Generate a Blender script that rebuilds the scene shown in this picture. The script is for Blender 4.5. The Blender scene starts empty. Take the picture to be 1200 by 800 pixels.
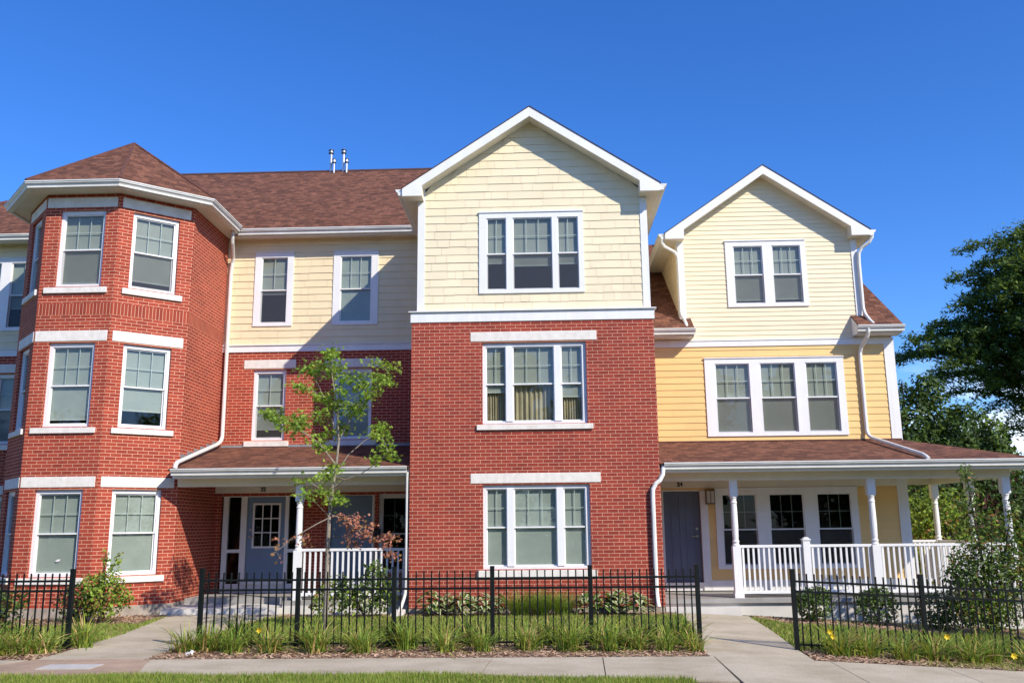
import bpy, bmesh, math, random
import numpy as np
from mathutils import Vector, Matrix
R = math.radians
SC = bpy.context.scene
COL = SC.collection
random.seed(7)
rng = np.random.default_rng(11)

# ------------------------------------------------------------------ materials
def new_mat(name):
    m = bpy.data.materials.new(name); m.use_nodes = True
    nt = m.node_tree; b = nt.nodes['Principled BSDF']
    return m, nt, b
def N(nt, t, **kw):
    n = nt.nodes.new(t)
    for k, v in kw.items(): setattr(n, k, v)
    return n
def ramp(nt, stops):
    r = N(nt, 'ShaderNodeValToRGB')
    e = r.color_ramp.elements
    while len(e) < len(stops): e.new(.5)
    for i, (p, c) in enumerate(stops):
        e[i].position = p; e[i].color = (*c, 1)
    return r
def plain(name, col, rough=.5, var=.12, scale=6., bump=0., bscale=60., spec=.4, metal=0., streak=0., stretch=(7, 7, .5), lo2=.35, hi2=.62):
    m, nt, b = new_mat(name)
    tc = N(nt, 'ShaderNodeTexCoord'); no = N(nt, 'ShaderNodeTexNoise')
    no.inputs['Scale'].default_value = scale; no.inputs['Detail'].default_value = 6
    nt.links.new(tc.outputs['Object'], no.inputs['Vector'])
    lo = [max(0, c*(1-var)) for c in col]; hi = [min(1, c*(1+var)) for c in col]
    r = ramp(nt, [(.3, lo), (.7, hi)])
    nt.links.new(no.outputs['Fac'], r.inputs[0]); nt.links.new(r.outputs[0], b.inputs['Base Color'])
    if streak:   # weathering: faint drips or stains
        mp = N(nt, 'ShaderNodeMapping'); mp.inputs['Scale'].default_value = stretch; nt.links.new(tc.outputs['Object'], mp.inputs[0])
        n4 = N(nt, 'ShaderNodeTexNoise'); n4.inputs['Scale'].default_value = 1; n4.inputs['Detail'].default_value = 7; n4.inputs['Roughness'].default_value = .65; nt.links.new(mp.outputs[0], n4.inputs['Vector'])
        r4 = ramp(nt, [(lo2, (1-streak, 1-streak*1.1, 1-streak*1.3)), (hi2, (1, 1, 1))]); nt.links.new(n4.outputs['Fac'], r4.inputs[0])
        m4 = N(nt, 'ShaderNodeMixRGB', blend_type='MULTIPLY'); m4.inputs[0].default_value = 1; nt.links.new(r.outputs[0], m4.inputs[1]); nt.links.new(r4.outputs[0], m4.inputs[2]); nt.links.new(m4.outputs[0], b.inputs['Base Color'])
    b.inputs['Roughness'].default_value = rough; b.inputs['Specular IOR Level'].default_value = spec
    b.inputs['Metallic'].default_value = metal
    if bump:
        n2 = N(nt, 'ShaderNodeTexNoise'); n2.inputs['Scale'].default_value = bscale; n2.inputs['Detail'].default_value = 5
        nt.links.new(tc.outputs['Object'], n2.inputs['Vector'])
        bp = N(nt, 'ShaderNodeBump'); bp.inputs['Strength'].default_value = bump; bp.inputs['Distance'].default_value = .02
        nt.links.new(n2.outputs['Fac'], bp.inputs['Height']); nt.links.new(bp.outputs[0], b.inputs['Normal'])
    return m
def board_mat(name, col, rough=.55, var=.045):
    m = plain(name, col, rough, .04, 1.6, .06, 90); nt = m.node_tree; b = nt.nodes['Principled BSDF']
    src = b.inputs['Base Color'].links[0].from_socket
    ge = N(nt, 'ShaderNodeNewGeometry'); mr = N(nt, 'ShaderNodeMapRange'); mr.inputs[3].default_value = 1-var*1.6; mr.inputs[4].default_value = 1+var*.6
    nt.links.new(ge.outputs['Random Per Island'], mr.inputs[0]); mx = N(nt, 'ShaderNodeMixRGB', blend_type='MULTIPLY'); mx.inputs[0].default_value = 1
    nt.links.new(src, mx.inputs[1]); nt.links.new(mr.outputs[0], mx.inputs[2]); nt.links.new(mx.outputs[0], b.inputs['Base Color'])
    return m
def brick_mat(name, bw, rh, c1, c2, mortar, ms=.0055, offset=.5, bump=.18, rough=.8, noise=.35, bias=0., freq=2, grain=0.):
    m, nt, b = new_mat(name)
    tc = N(nt, 'ShaderNodeTexCoord'); br = N(nt, 'ShaderNodeTexBrick'); br.offset = offset; br.offset_frequency = freq
    nt.links.new(tc.outputs['UV'], br.inputs['Vector'])
    br.inputs['Scale'].default_value = 1; br.inputs['Brick Width'].default_value = bw
    br.inputs['Row Height'].default_value = rh; br.inputs['Mortar Size'].default_value = ms
    br.inputs['Mortar Smooth'].default_value = .15; br.inputs['Bias'].default_value = bias
    br.inputs['Color1'].default_value = (*c1, 1); br.inputs['Color2'].default_value = (*c2, 1)
    br.inputs['Mortar'].default_value = (*mortar, 1)
    no = N(nt, 'ShaderNodeTexNoise'); no.inputs['Scale'].default_value = 1.3; no.inputs['Detail'].default_value = 8
    no.inputs['Roughness'].default_value = .7
    nt.links.new(tc.outputs['UV'], no.inputs['Vector'])
    mr = N(nt, 'ShaderNodeMapRange'); mr.inputs[1].default_value = .3; mr.inputs[2].default_value = .7
    mr.inputs[3].default_value = 1-noise; mr.inputs[4].default_value = 1+noise*.6
    nt.links.new(no.outputs['Fac'], mr.inputs[0])
    mx = N(nt, 'ShaderNodeMixRGB', blend_type='MULTIPLY'); mx.inputs[0].default_value = 1
    nt.links.new(br.outputs['Color'], mx.inputs[1]); nt.links.new(mr.outputs[0], mx.inputs[2])
    last = mx
    if grain:
        g1 = N(nt, 'ShaderNodeTexNoise'); g1.inputs['Scale'].default_value = 9; g1.inputs['Detail'].default_value = 6; g1.inputs['Roughness'].default_value = .75
        mp_ = N(nt, 'ShaderNodeMapping'); mp_.inputs['Scale'].default_value = (.8, 1.6, 1); nt.links.new(tc.outputs['UV'], mp_.inputs[0]); nt.links.new(mp_.outputs[0], g1.inputs['Vector'])
        g2 = N(nt, 'ShaderNodeMapRange'); g2.inputs[1].default_value = .3; g2.inputs[2].default_value = .7; g2.inputs[3].default_value = 1-grain; g2.inputs[4].default_value = 1+grain
        nt.links.new(g1.outputs['Fac'], g2.inputs[0]); last = N(nt, 'ShaderNodeMixRGB', blend_type='MULTIPLY'); last.inputs[0].default_value = 1
        nt.links.new(mx.outputs[0], last.inputs[1]); nt.links.new(g2.outputs[0], last.inputs[2])
    nt.links.new(last.outputs[0], b.inputs['Base Color'])
    b.inputs['Roughness'].default_value = rough; b.inputs['Specular IOR Level'].default_value = .25
    n3 = N(nt, 'ShaderNodeTexNoise'); n3.inputs['Scale'].default_value = 90; n3.inputs['Detail'].default_value = 4
    nt.links.new(tc.outputs['UV'], n3.inputs['Vector'])
    ad = N(nt, 'ShaderNodeMath', operation='MULTIPLY_ADD'); ad.inputs[1].default_value = .25
    iv = N(nt, 'ShaderNodeMath', operation='SUBTRACT'); iv.inputs[0].default_value = 1
    nt.links.new(br.outputs['Fac'], iv.inputs[1])
    nt.links.new(n3.outputs['Fac'], ad.inputs[0]); nt.links.new(iv.outputs[0], ad.inputs[2])
    bp = N(nt, 'ShaderNodeBump'); bp.inputs['Strength'].default_value = bump; bp.inputs['Distance'].default_value = .006
    nt.links.new(ad.outputs[0], bp.inputs['Height']); nt.links.new(bp.outputs[0], b.inputs['Normal'])
    return m
def leaf_mat(name, col, trans=.35, rough=.55, var=.3):
    m, nt, b = new_mat(name)
    oi = N(nt, 'ShaderNodeNewGeometry'); 
    hs = N(nt, 'ShaderNodeMapRange'); hs.inputs[3].default_value = 1-var; hs.inputs[4].default_value = 1+var
    nt.links.new(oi.outputs['Random Per Island'], hs.inputs[0])
    mx = N(nt, 'ShaderNodeMixRGB', blend_type='MULTIPLY'); mx.inputs[0].default_value = 1
    mx.inputs[1].default_value = (*col, 1); nt.links.new(hs.outputs[0], mx.inputs[2])
    nt.links.new(mx.outputs[0], b.inputs['Base Color'])
    b.inputs['Roughness'].default_value = rough; b.inputs['Specular IOR Level'].default_value = .3
    tr = N(nt, 'ShaderNodeBsdfTranslucent')
    m2 = N(nt, 'ShaderNodeMixRGB', blend_type='MULTIPLY'); m2.inputs[0].default_value = 1
    m2.inputs[2].default_value = (1.25, 1.2, .6, 1); nt.links.new(mx.outputs[0], m2.inputs[1])
    nt.links.new(m2.outputs[0], tr.inputs['Color'])
    ms = N(nt, 'ShaderNodeMixShader'); ms.inputs[0].default_value = trans
    nt.links.new(b.outputs[0], ms.inputs[1]); nt.links.new(tr.outputs[0], ms.inputs[2])
    nt.links.new(ms.outputs[0], nt.nodes['Material Output'].inputs['Surface'])
    return m
def glass_mat(name, tint, refl=1.0, wob=.02):
    m = bpy.data.materials.new(name); m.use_nodes = True; nt = m.node_tree; nt.nodes.remove(nt.nodes['Principled BSDF'])
    t = N(nt, 'ShaderNodeBsdfTransparent'); t.inputs[0].default_value = (*tint, 1)
    g = N(nt, 'ShaderNodeBsdfGlossy'); g.inputs['Roughness'].default_value = .02; g.inputs['Color'].default_value = (.9*refl, .95*refl, 1*refl, 1)
    f = N(nt, 'ShaderNodeLayerWeight'); f.inputs['Blend'].default_value = .5   # Schlick, alike from both sides
    pw = N(nt, 'ShaderNodeMath', operation='POWER'); pw.inputs[1].default_value = 5
    mu = N(nt, 'ShaderNodeMath', operation='MULTIPLY_ADD'); mu.inputs[1].default_value = .88; mu.inputs[2].default_value = .052; mu.use_clamp = True
    tc = N(nt, 'ShaderNodeTexCoord'); no = N(nt, 'ShaderNodeTexNoise'); no.inputs['Scale'].default_value = 2.2
    nt.links.new(tc.outputs['Object'], no.inputs['Vector'])
    bp = N(nt, 'ShaderNodeBump'); bp.inputs['Strength'].default_value = wob*4; bp.inputs['Distance'].default_value = .05
    nt.links.new(no.outputs['Fac'], bp.inputs['Height']); nt.links.new(bp.outputs[0], g.inputs['Normal'])
    nt.links.new(f.outputs['Facing'], pw.inputs[0]); nt.links.new(pw.outputs[0], mu.inputs[0])
    ms = N(nt, 'ShaderNodeMixShader'); nt.links.new(mu.outputs[0], ms.inputs[0])
    nt.links.new(t.outputs[0], ms.inputs[1]); nt.links.new(g.outputs[0], ms.inputs[2])
    nt.links.new(ms.outputs[0], nt.nodes['Material Output'].inputs['Surface'])
    return m
def screen_mat(name, col, see):
    m = bpy.data.materials.new(name); m.use_nodes = True; nt = m.node_tree; b = nt.nodes['Principled BSDF']
    b.inputs['Base Color'].default_value = (*col, 1); b.inputs['Roughness'].default_value = .8
    t = N(nt, 'ShaderNodeBsdfTransparent'); ms = N(nt, 'ShaderNodeMixShader'); ms.inputs[0].default_value = see
    nt.links.new(b.outputs[0], ms.inputs[1]); nt.links.new(t.outputs[0], ms.inputs[2])
    nt.links.new(ms.outputs[0], nt.nodes['Material Output'].inputs['Surface'])
    return m
def stripe_mat(name, col, period, axis='Z', strength=.4, rough=.6, dist=.006):
    m, nt, b = new_mat(name)
    tc = N(nt, 'ShaderNodeTexCoord'); w = N(nt, 'ShaderNodeTexWave', wave_type='BANDS', bands_direction=axis, wave_profile='SAW')
    w.inputs['Scale'].default_value = 2*math.pi/period/20*1.0
    nt.links.new(tc.outputs['Object'], w.inputs['Vector'])
    no = N(nt, 'ShaderNodeTexNoise'); no.inputs['Scale'].default_value = 3
    nt.links.new(tc.outputs['Object'], no.inputs['Vector'])
    r = ramp(nt, [(.3, [c*.93 for c in col]), (.7, [min(1, c*1.05) for c in col])])
    nt.links.new(no.outputs['Fac'], r.inputs[0]); nt.links.new(r.outputs[0], b.inputs['Base Color'])
    bp = N(nt, 'ShaderNodeBump'); bp.inputs['Strength'].default_value = strength; bp.inputs['Distance'].default_value = dist
    nt.links.new(w.outputs['Fac'], bp.inputs['Height']); nt.links.new(bp.outputs[0], b.inputs['Normal'])
    b.inputs['Roughness'].default_value = rough
    return m

M = {}
M['brick'] = brick_mat('red_brick', .197, .0667, (.395, .063, .033), (.285, .043, .025), (.68, .375, .25), ms=.0050, noise=.22)
M['brick_center'] = brick_mat('crimson_brick', .197, .0667, (.345, .055, .033), (.25, .039, .025), (.62, .345, .24), ms=.0047, noise=.20)
M['soldier'] = brick_mat('soldier_brick', .0667, .23, (.37, .061, .032), (.27, .042, .025), (.64, .37, .24), ms=.0055, offset=0., noise=.16)
M['stone'] = plain('cast_stone', (.78, .74, .68), .75, .08, 9, .15, 120, streak=.10, stretch=(5, 5, .8))
M['foundation'] = plain('foundation_concrete', (.34, .29, .24), .9, .25, 5, .3, 60)
M['cream'] = board_mat('cream_paint', (.81, .68, .435), var=.026)
M['cream_pale'] = board_mat('pale_cream_paint', (.82, .71, .49), var=.026)
M['yellow'] = board_mat('yellow_paint', (.81, .54, .21))
M['white'] = plain('white_trim_paint', (.80, .80, .79), .45, .04, 3, streak=.06)
M['trim_warm'] = plain('trim_paint_warm_bounce', (.76, .71, .60), .5, .05, 3)  # warm bounce light under the porches put into the trim colour
M['vinyl'] = plain('white_vinyl', (.80, .80, .80), .4, .03, 3, streak=.05)
M['gutter'] = plain('white_aluminium', (.74, .74, .71), .45, .06, 1.3, streak=.10, stretch=(4, 4, 1.5))
M['soffit'] = stripe_mat('cream_soffit', (.74, .69, .58), .1, 'X', .35)
M['soffit_y'] = stripe_mat('cream_soffit_across', (.74, .69, .58), .1, 'Y', .35)
M['roof'] = brick_mat('brown_shingles', .165, .125, (.215, .092, .055), (.095, .040, .026), (.06, .026, .019), ms=.004, offset=.37, bump=.7, rough=.95, noise=.14, freq=3, grain=.40)
M['ridge'] = plain('dark_ridge_cap', (.07, .035, .03), .9, .3, 8)
M['hip'] = plain('brown_hip_cap', (.11, .046, .034), .95, .35, 9)
M['grey_metal'] = plain('grey_flashing', (.30, .31, .32), .5, .15, 3, metal=.3)
M['galv'] = plain('galvanised_pipe', (.6, .6, .62), .35, .1, 8, metal=.7)
M['dark_metal'] = plain('dark_cap', (.08, .08, .09), .5, .1, 8, metal=.4)
M['black_iron'] = plain('black_iron', (.006, .009, .009), .5, .3, 10, spec=.18)
M['door_blue'] = plain('slate_blue_paint', (.17, .25, .36), .45, .06, 3)
M['door_navy'] = plain('navy_paint', (.12, .142, .195), .4, .06, 3)
M['brass'] = plain('satin_metal', (.55, .52, .45), .3, .1, 8, metal=.8)
M['glass'] = glass_mat('window_glass', (.67, .72, .68))
M['glass_dark'] = glass_mat('dark_window_glass', (.44, .47, .44), .32)
M['screen'] = screen_mat('insect_screen', (.11, .11, .108), .70)
M['blind'] = stripe_mat('pale_blind', (.56, .58, .55), .045, 'Z', .5)
M['blind_grey'] = stripe_mat('grey_blind', (.52, .51, .46), .045, 'Z', .5)
M['rail_white'] = plain('blind_rail', (.7, .7, .68), .5)
M['curtain'] = plain('beige_curtain', (.62, .50, .33), .9, .15, 4)
M['muntin'] = plain('grey_grille', (.74, .76, .74), .5)
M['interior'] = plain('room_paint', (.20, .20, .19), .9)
M['deck'] = plain('grey_deck', (.30, .29, .27), .8, .15, 3, .1)
M['concrete'] = plain('concrete', (.50, .432, .318), .9, .12, 40, .25, 70, streak=.26, stretch=(1.1, 1.4, 1), lo2=.34, hi2=.6)
M['concrete_white'] = plain('pale_concrete', (.62, .59, .54), .85, .1, 2, .15, 60)
M['joint'] = plain('joint_dirt', (.13, .11, .085), .95, .3, 9)
M['paver'] = brick_mat('tan_pavers', .2, .1, (.44, .31, .215), (.38, .27, .19), (.30, .23, .17), ms=.005, bump=.3, rough=.9, noise=.3)
M['cover'] = plain('pale_concrete_cover', (.47, .45, .41), .85, .1, 6, .2)
M['soil'] = plain('lawn_soil', (.075, .085, .025), .95, .35, 1.2, .4, 30)
M['ground'] = plain('ground_turf', (.07, .11, .022), .95, .35, .15, .4, 4)
M['mulch'] = plain('bark_mulch', (.36, .225, .15), .95, .45, 14, .9, 45)
M['chip_a'] = plain('bark_chip', (.50, .33, .22), .9, .35, 20)
M['chip_b'] = plain('dark_bark_chip', (.19, .105, .065), .9, .35, 20)
M['chip_c'] = plain('dry_straw', (.46, .34, .2), .9, .3, 20)
M['asphalt'] = plain('asphalt', (.05, .05, .052), .9, .2, 3, .4, 120)
M['kerb'] = plain('kerb_concrete', (.38, .36, .32), .9, .12, 3, .2)
M['grass_a'] = leaf_mat('grass_blade', (.18, .27, .035), .3)
M['grass_b'] = leaf_mat('pale_grass_blade', (.28, .345, .06), .3)
M['grass_c'] = leaf_mat('dry_grass_blade', (.40, .33, .13), .2)
M['lily_a'] = leaf_mat('daylily_leaf', (.185, .295, .045), .32)
M['lily_b'] = leaf_mat('yellowing_leaf', (.33, .37, .06), .3)
M['lily_c'] = leaf_mat('dry_leaf', (.48, .33, .14), .2)
M['petal'] = leaf_mat('yellow_petal', (.85, .62, .04), .35, var=.08)
M['maple_a'] = leaf_mat('maple_leaf', (.15, .28, .028), .4)
M['maple_b'] = leaf_mat('bright_maple_leaf', (.29, .40, .06), .45)
M['maple_dead'] = leaf_mat('dead_maple_leaf', (.42, .17, .11), .2)
M['bark'] = plain('grey_bark', (.28, .24, .19), .9, .25, 18, .5, 60)
M['bark_dark'] = plain('dark_bark', (.07, .05, .035), .95, .3, 10, .6, 30)
M['fir_a'] = leaf_mat('dark_needles', (.062, .115, .03), .24, var=.4)
M['fir_b'] = leaf_mat('green_needles', (.155, .22, .04), .3, var=.35)
M['bush_dk'] = leaf_mat('dark_bush_leaf', (.06, .105, .026), .25, var=.4)
M['bush_md'] = leaf_mat('bush_leaf', (.12, .19, .036), .3, var=.35)
M['bush_lt'] = leaf_mat('lime_bush_leaf', (.27, .37, .05), .35, var=.3)
M['bush_red'] = leaf_mat('red_bush_leaf', (.085, .030, .024), .25, var=.4)
M['bush_rust'] = leaf_mat('rusty_bush_leaf', (.27, .15, .05), .25, var=.35)
M['hosta_w'] = leaf_mat('cream_hosta_leaf', (.62, .62, .38), .25, var=.15)
M['paper'] = plain('white_paper', (.75, .72, .70), .7)
M['black_plastic'] = plain('black_plastic', (.015, .015, .016), .5)
M['lamp_glass'] = plain('frosted_lamp_glass', (.52, .50, .47), .25)
M['bronze'] = plain('bronze_fitting', (.16, .10, .055), .5, .1, 6, metal=.3)
M['digit'] = plain('black_digit', (.012, .012, .012), .4)
M['far_brick'] = plain('far_brick', (.36, .15, .11), .9, .1, 1)
M['far_glass'] = plain('far_window', (.06, .07, .08), .2)

# ------------------------------------------------------------------ mesh building
ORIG = {}
class MB:
    def __init__(s): s.v = []; s.f = []; s.uv = []; s.mi = []
    def poly(s, pts, uv=None, mi=0):
        i = len(s.v); s.v += [tuple(p) for p in pts]; s.f.append(tuple(range(i, i+len(pts))))
        s.uv.append(uv if uv else [(0, 0)]*len(pts)); s.mi.append(mi)
    def hexa(s, p, mi=0):   # 8 pts: bottom 4 ccw, top 4
        for q in ((0, 3, 2, 1), (4, 5, 6, 7), (0, 1, 5, 4), (1, 2, 6, 5), (2, 3, 7, 6), (3, 0, 4, 7)):
            s.poly([p[k] for k in q], None, mi)
    def box(s, x0, x1, y0, y1, z0, z1, mi=0):
        s.hexa([(x0, y0, z0), (x1, y0, z0), (x1, y1, z0), (x0, y1, z0), (x0, y0, z1), (x1, y0, z1), (x1, y1, z1), (x0, y1, z1)], mi)
    def fbox(s, fr, u0, u1, n0, n1, z0, z1, mi=0):
        s.hexa([fr(u0, n1, z0), fr(u1, n1, z0), fr(u1, n0, z0), fr(u0, n0, z0), fr(u0, n1, z1), fr(u1, n1, z1), fr(u1, n0, z1), fr(u0, n0, z1)], mi)
    def prism(s, pts, vec, mi=0, uv=None):
        q = [tuple(Vector(p)+Vector(vec)) for p in pts]
        s.poly(pts, uv, mi); s.poly(q[::-1], None, mi)
        n = len(pts)
        for i in range(n):
            j = (i+1) % n; s.poly([pts[i], q[i], q[j], pts[j]], None, mi)
    def tube(s, pts, rad, n=8, mi=0, cap=True):
        pts = [Vector(p) for p in pts]; k = len(pts)
        if not hasattr(rad, '__len__'): rad = [rad]*k
        t0 = (pts[1]-pts[0]).normalized()
        up = Vector((1, 0, 0)) if abs(t0.x) < .8 else Vector((0, 1, 0))
        a = t0.cross(up).normalized(); rings = []
        for i in range(k):
            t = (pts[min(i+1, k-1)]-pts[max(i-1, 0)]).normalized()
            a = (a-t*a.dot(t)).normalized(); b = t.cross(a)
            base = len(s.v)
            for j in range(n):
                w = 2*math.pi*(j+.5)/n
                s.v.append(tuple(pts[i]+(a*math.cos(w)+b*math.sin(w))*rad[i]))
            rings.append(base)
        for i in range(k-1):
            for j in range(n):
                s.f.append((rings[i]+j, rings[i]+(j+1) % n, rings[i+1]+(j+1) % n, rings[i+1]+j)); s.uv.append([(0, 0)]*4); s.mi.append(mi)
        if cap:
            s.f.append(tuple(rings[0]+j for j in range(n))[::-1]); s.uv.append([(0, 0)]*n); s.mi.append(mi)
            s.f.append(tuple(rings[-1]+j for j in range(n))); s.uv.append([(0, 0)]*n); s.mi.append(mi)
    def lathe(s, c, prof, n=14, mi=0):
        b = len(s.v)
        for (r, z) in prof:
            for j in range(n):
                w = 2*math.pi*j/n; s.v.append((c[0]+r*math.cos(w), c[1]+r*math.sin(w), z))
        for i in range(len(prof)-1):
            for j in range(n):
                s.f.append((b+i*n+j, b+i*n+(j+1) % n, b+(i+1)*n+(j+1) % n, b+(i+1)*n+j)); s.uv.append([(0, 0)]*4); s.mi.append(mi)
        s.f.append(tuple(b+(len(prof)-1)*n+j for j in range(n))); s.uv.append([(0, 0)]*n); s.mi.append(mi)
    def sweep(s, path, prof, z, mi=0):   # horizontal polyline, profile (out, dz), outward = right of travel... (dy,-dx)
        off = offsets(path); k = len(path); m = len(prof); b = len(s.v)
        for i in range(k):
            for (o, dz) in prof: s.v.append((path[i][0]+off[i][0]*o, path[i][1]+off[i][1]*o, z+dz))
        for i in range(k-1):
            for j in range(m):
                jj = (j+1) % m
                s.f.append((b+i*m+j, b+(i+1)*m+j, b+(i+1)*m+jj, b+i*m+jj)); s.uv.append([(0, 0)]*4); s.mi.append(mi)
        s.f.append(tuple(b+j for j in range(m))); s.uv.append([(0, 0)]*m); s.mi.append(mi)
        s.f.append(tuple(b+(k-1)*m+j for j in range(m))[::-1]); s.uv.append([(0, 0)]*m); s.mi.append(mi)
    def build(s, name, mats, parent=None, smooth=False, bevel=0., loc=None):
        o3 = Vector(ORIG.get(parent.name, (0, 0, 0))) if parent else Vector(loc or (0, 0, 0))
        me = bpy.data.meshes.new(name)
        me.from_pydata([tuple(Vector(p)-o3) for p in s.v], [], s.f)
        if not isinstance(mats, (list, tuple)): mats = [mats]
        for m in mats: me.materials.append(M[m])
        me.polygons.foreach_set('material_index', s.mi)
        uvl = me.uv_layers.new(name='UVMap')
        flat = [c for f in s.uv for p in f for c in p]
        uvl.data.foreach_set('uv', flat)
        if smooth: me.polygons.foreach_set('use_smooth', [True]*len(s.f))
        me.update()
        if bevel or smooth:
            bm = bmesh.new(); bm.from_mesh(me); bmesh.ops.remove_doubles(bm, verts=bm.verts, dist=1e-5)
            bmesh.ops.recalc_face_normals(bm, faces=bm.faces); bm.to_mesh(me); bm.free()
        ob = bpy.data.objects.new(name, me); COL.objects.link(ob)
        if parent: ob.parent = parent; ORIG[ob.name] = tuple(o3)
        else: ob.location = o3; ORIG[ob.name] = tuple(o3)
        if bevel:
            bv = ob.modifiers.new('edge', 'BEVEL'); bv.width = bevel; bv.segments = 2; bv.limit_method = 'ANGLE'; bv.angle_limit = R(40)
        return ob
def offsets(path):
    k = len(path); out = []
    for i in range(k):
        ns = []
        if i > 0: d = Vector((path[i][0]-path[i-1][0], path[i][1]-path[i-1][1])).normalized(); ns.append(Vector((d.y, -d.x)))
        if i < k-1: d = Vector((path[i+1][0]-path[i][0], path[i+1][1]-path[i][1])).normalized(); ns.append(Vector((d.y, -d.x)))
        if len(ns) == 1: out.append(ns[0])
        else:
            m = (ns[0]+ns[1]); m = m/(m.length_squared)*2 if m.length > 1e-6 else ns[0]; out.append(m)
    return out
def FR(o, d):
    o = Vector((o[0], o[1], 0)); d = Vector((d[0], d[1], 0)).normalized(); n = Vector((d.y, -d.x, 0))
    def f(u, nn, z):
        p = o+d*u+n*nn; return (p.x, p.y, z)
    return f
def tag(o, label=None, cat=None, group=None, kind=None):
    if label: o['label'] = label
    if cat: o['category'] = cat
    if group: o['group'] = group
    if kind: o['kind'] = kind
    return o
def thing(name, label, cat, loc=(0, 0, 0), group=None):
    o = bpy.data.objects.new(name, None); COL.objects.link(o); o.location = loc; ORIG[o.name] = tuple(loc)
    o.empty_display_size = .2
    return tag(o, label, cat, group)
def copy_tree(o, parent=None):
    c = o.copy(); COL.objects.link(c)
    if parent: c.parent = parent
    for ch in list(o.children): copy_tree(ch, c)
    return c
def cuts(a, b, holes, i):
    s = {a, b}
    for h in holes:
        for q in (h[i], h[i+1]):
            if a < q < b: s.add(q)
    return sorted(s)
def wall_grid(mb, fr, u0, u1, z0, z1, holes=(), reveal=.1, n=0., mi=0, uvo=0., rmi=None):
    us = cuts(u0, u1, holes, 0); zs = cuts(z0, z1, holes, 2)
    for a, b in zip(us, us[1:]):
        for c, d in zip(zs, zs[1:]):
            m, k = (a+b)/2, (c+d)/2
            if any(h[0] < m < h[1] and h[2] < k < h[3] for h in holes): continue
            mb.poly([fr(a, n, c), fr(b, n, c), fr(b, n, d), fr(a, n, d)], [(a+uvo, c), (b+uvo, c), (b+uvo, d), (a+uvo, d)], mi)
    rm = mi if rmi is None else rmi
    for (a, b, c, d) in holes:
        if reveal <= 0: continue
        r = reveal
        mb.poly([fr(a, n, c), fr(a, n, d), fr(a, n-r, d), fr(a, n-r, c)], [(0, c), (0, d), (r, d), (r, c)], rm)
        mb.poly([fr(b, n, d), fr(b, n, c), fr(b, n-r, c), fr(b, n-r, d)], [(0, d), (0, c), (r, c), (r, d)], rm)
        mb.poly([fr(a, n, d), fr(b, n, d), fr(b, n-r, d), fr(a, n-r, d)], [(a, 0), (b, 0), (b, r), (a, r)], rm)
        mb.poly([fr(b, n, c), fr(a, n, c), fr(a, n-r, c), fr(b, n-r, c)], [(b, 0), (a, 0), (a, r), (b, r)], rm)
def siding(mb, fr, xl, xr, z0, z1, e, holes=(), proud=.011, shakes=False, seed=1, base=0.):
    rnd = random.Random(seed)
    if not callable(xl): v = xl; xl = lambda z, v=v: v
    if not callable(xr): w = xr; xr = lambda z, w=w: w
    k = 0; zb = z0
    while zb < z1-1e-4:
        zt = min(zb+e, z1)
        zs = cuts(zb, zt, [(0, 0, h[2], h[3]) for h in holes], 2)
        for a, b in zip(zs, zs[1:]):
            mid = (a+b)/2
            la, lb, ra, rb = xl(a), xl(b), xr(a), xr(b)
            if ra-la < .01: continue
            segs = [(la, lb, ra, rb)]
            for h in holes:
                if h[2] < mid < h[3]:
                    ns = []
                    for (p, q, r, s) in segs:
                        if h[0] > p and h[1] < r: ns += [(p, q, h[0], h[0]), (h[1], h[1], r, s)]
                        elif h[1] <= p or h[0] >= r: ns.append((p, q, r, s))
                        elif h[0] <= p and h[1] < r: ns.append((h[1], h[1], r, s))
                        elif h[0] > p and h[1] >= r: ns.append((p, q, h[0], h[0]))
                    segs = ns
            na = base+proud*(1-(a-zb)/e)+.001; nb = base+proud*(1-(b-zb)/e)+.001
            for (p, q, r, s) in segs:
                mb.poly([fr(p, base-.004, a), fr(r, base-.004, a), fr(s, base-.004, b), fr(q, base-.004, b)])
                cuts_u = []
                if shakes:
                    u = p+rnd.uniform(.08, .5)
                    while u < r-.1: cuts_u.append(u); u += rnd.choice([.16, .22, .3, .42, .55, .7])*rnd.uniform(.9, 1.1)
                gp = .0019 if shakes else .0012
                if not shakes:
                    u = p+rnd.uniform(.6, 3.4)
                    while u < r-.3: cuts_u.append(u); u += rnd.uniform(2.2, 3.7)
                ed = [None]+cuts_u+[None]
                for i in range(len(ed)-1):
                    l0, l1 = (p, q) if ed[i] is None else (ed[i]+gp, ed[i]+gp)
                    r0, r1 = (r, s) if ed[i+1] is None else (ed[i+1]-gp, ed[i+1]-gp)
                    if shakes or cuts_u:
                        l1 = max(l1, q); r1 = min(r1, s)
                        if r1 <= l1 or r0 <= l0: continue
                    dn = rnd.uniform(0, .0035) if shakes else 0; dz = rnd.uniform(-.004, .004) if shakes and a == zb and zb > z0 else 0
                    mb.poly([fr(l0, na+dn, a+dz), fr(r0, na+dn, a+dz), fr(r1, nb+dn, b), fr(l1, nb+dn, b)])
                    if a == zb: mb.poly([fr(l0, base, a+dz), fr(r0, base, a+dz), fr(r0, na+dn, a+dz), fr(l0, na+dn, a+dz)])
        zb = zt; k += 1
def roof_uv(pts, off=(0, 0)):
    P = [Vector(p) for p in pts]; n = (P[1]-P[0]).cross(P[2]-P[0]).normalized()
    if n.z < 0: n = -n
    u = Vector((0, 0, 1)).cross(n); u = u.normalized() if u.length > 1e-4 else Vector((1, 0, 0)); v = n.cross(u)
    return [(p.dot(u)+off[0], p.dot(v)+off[1]) for p in P]
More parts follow.
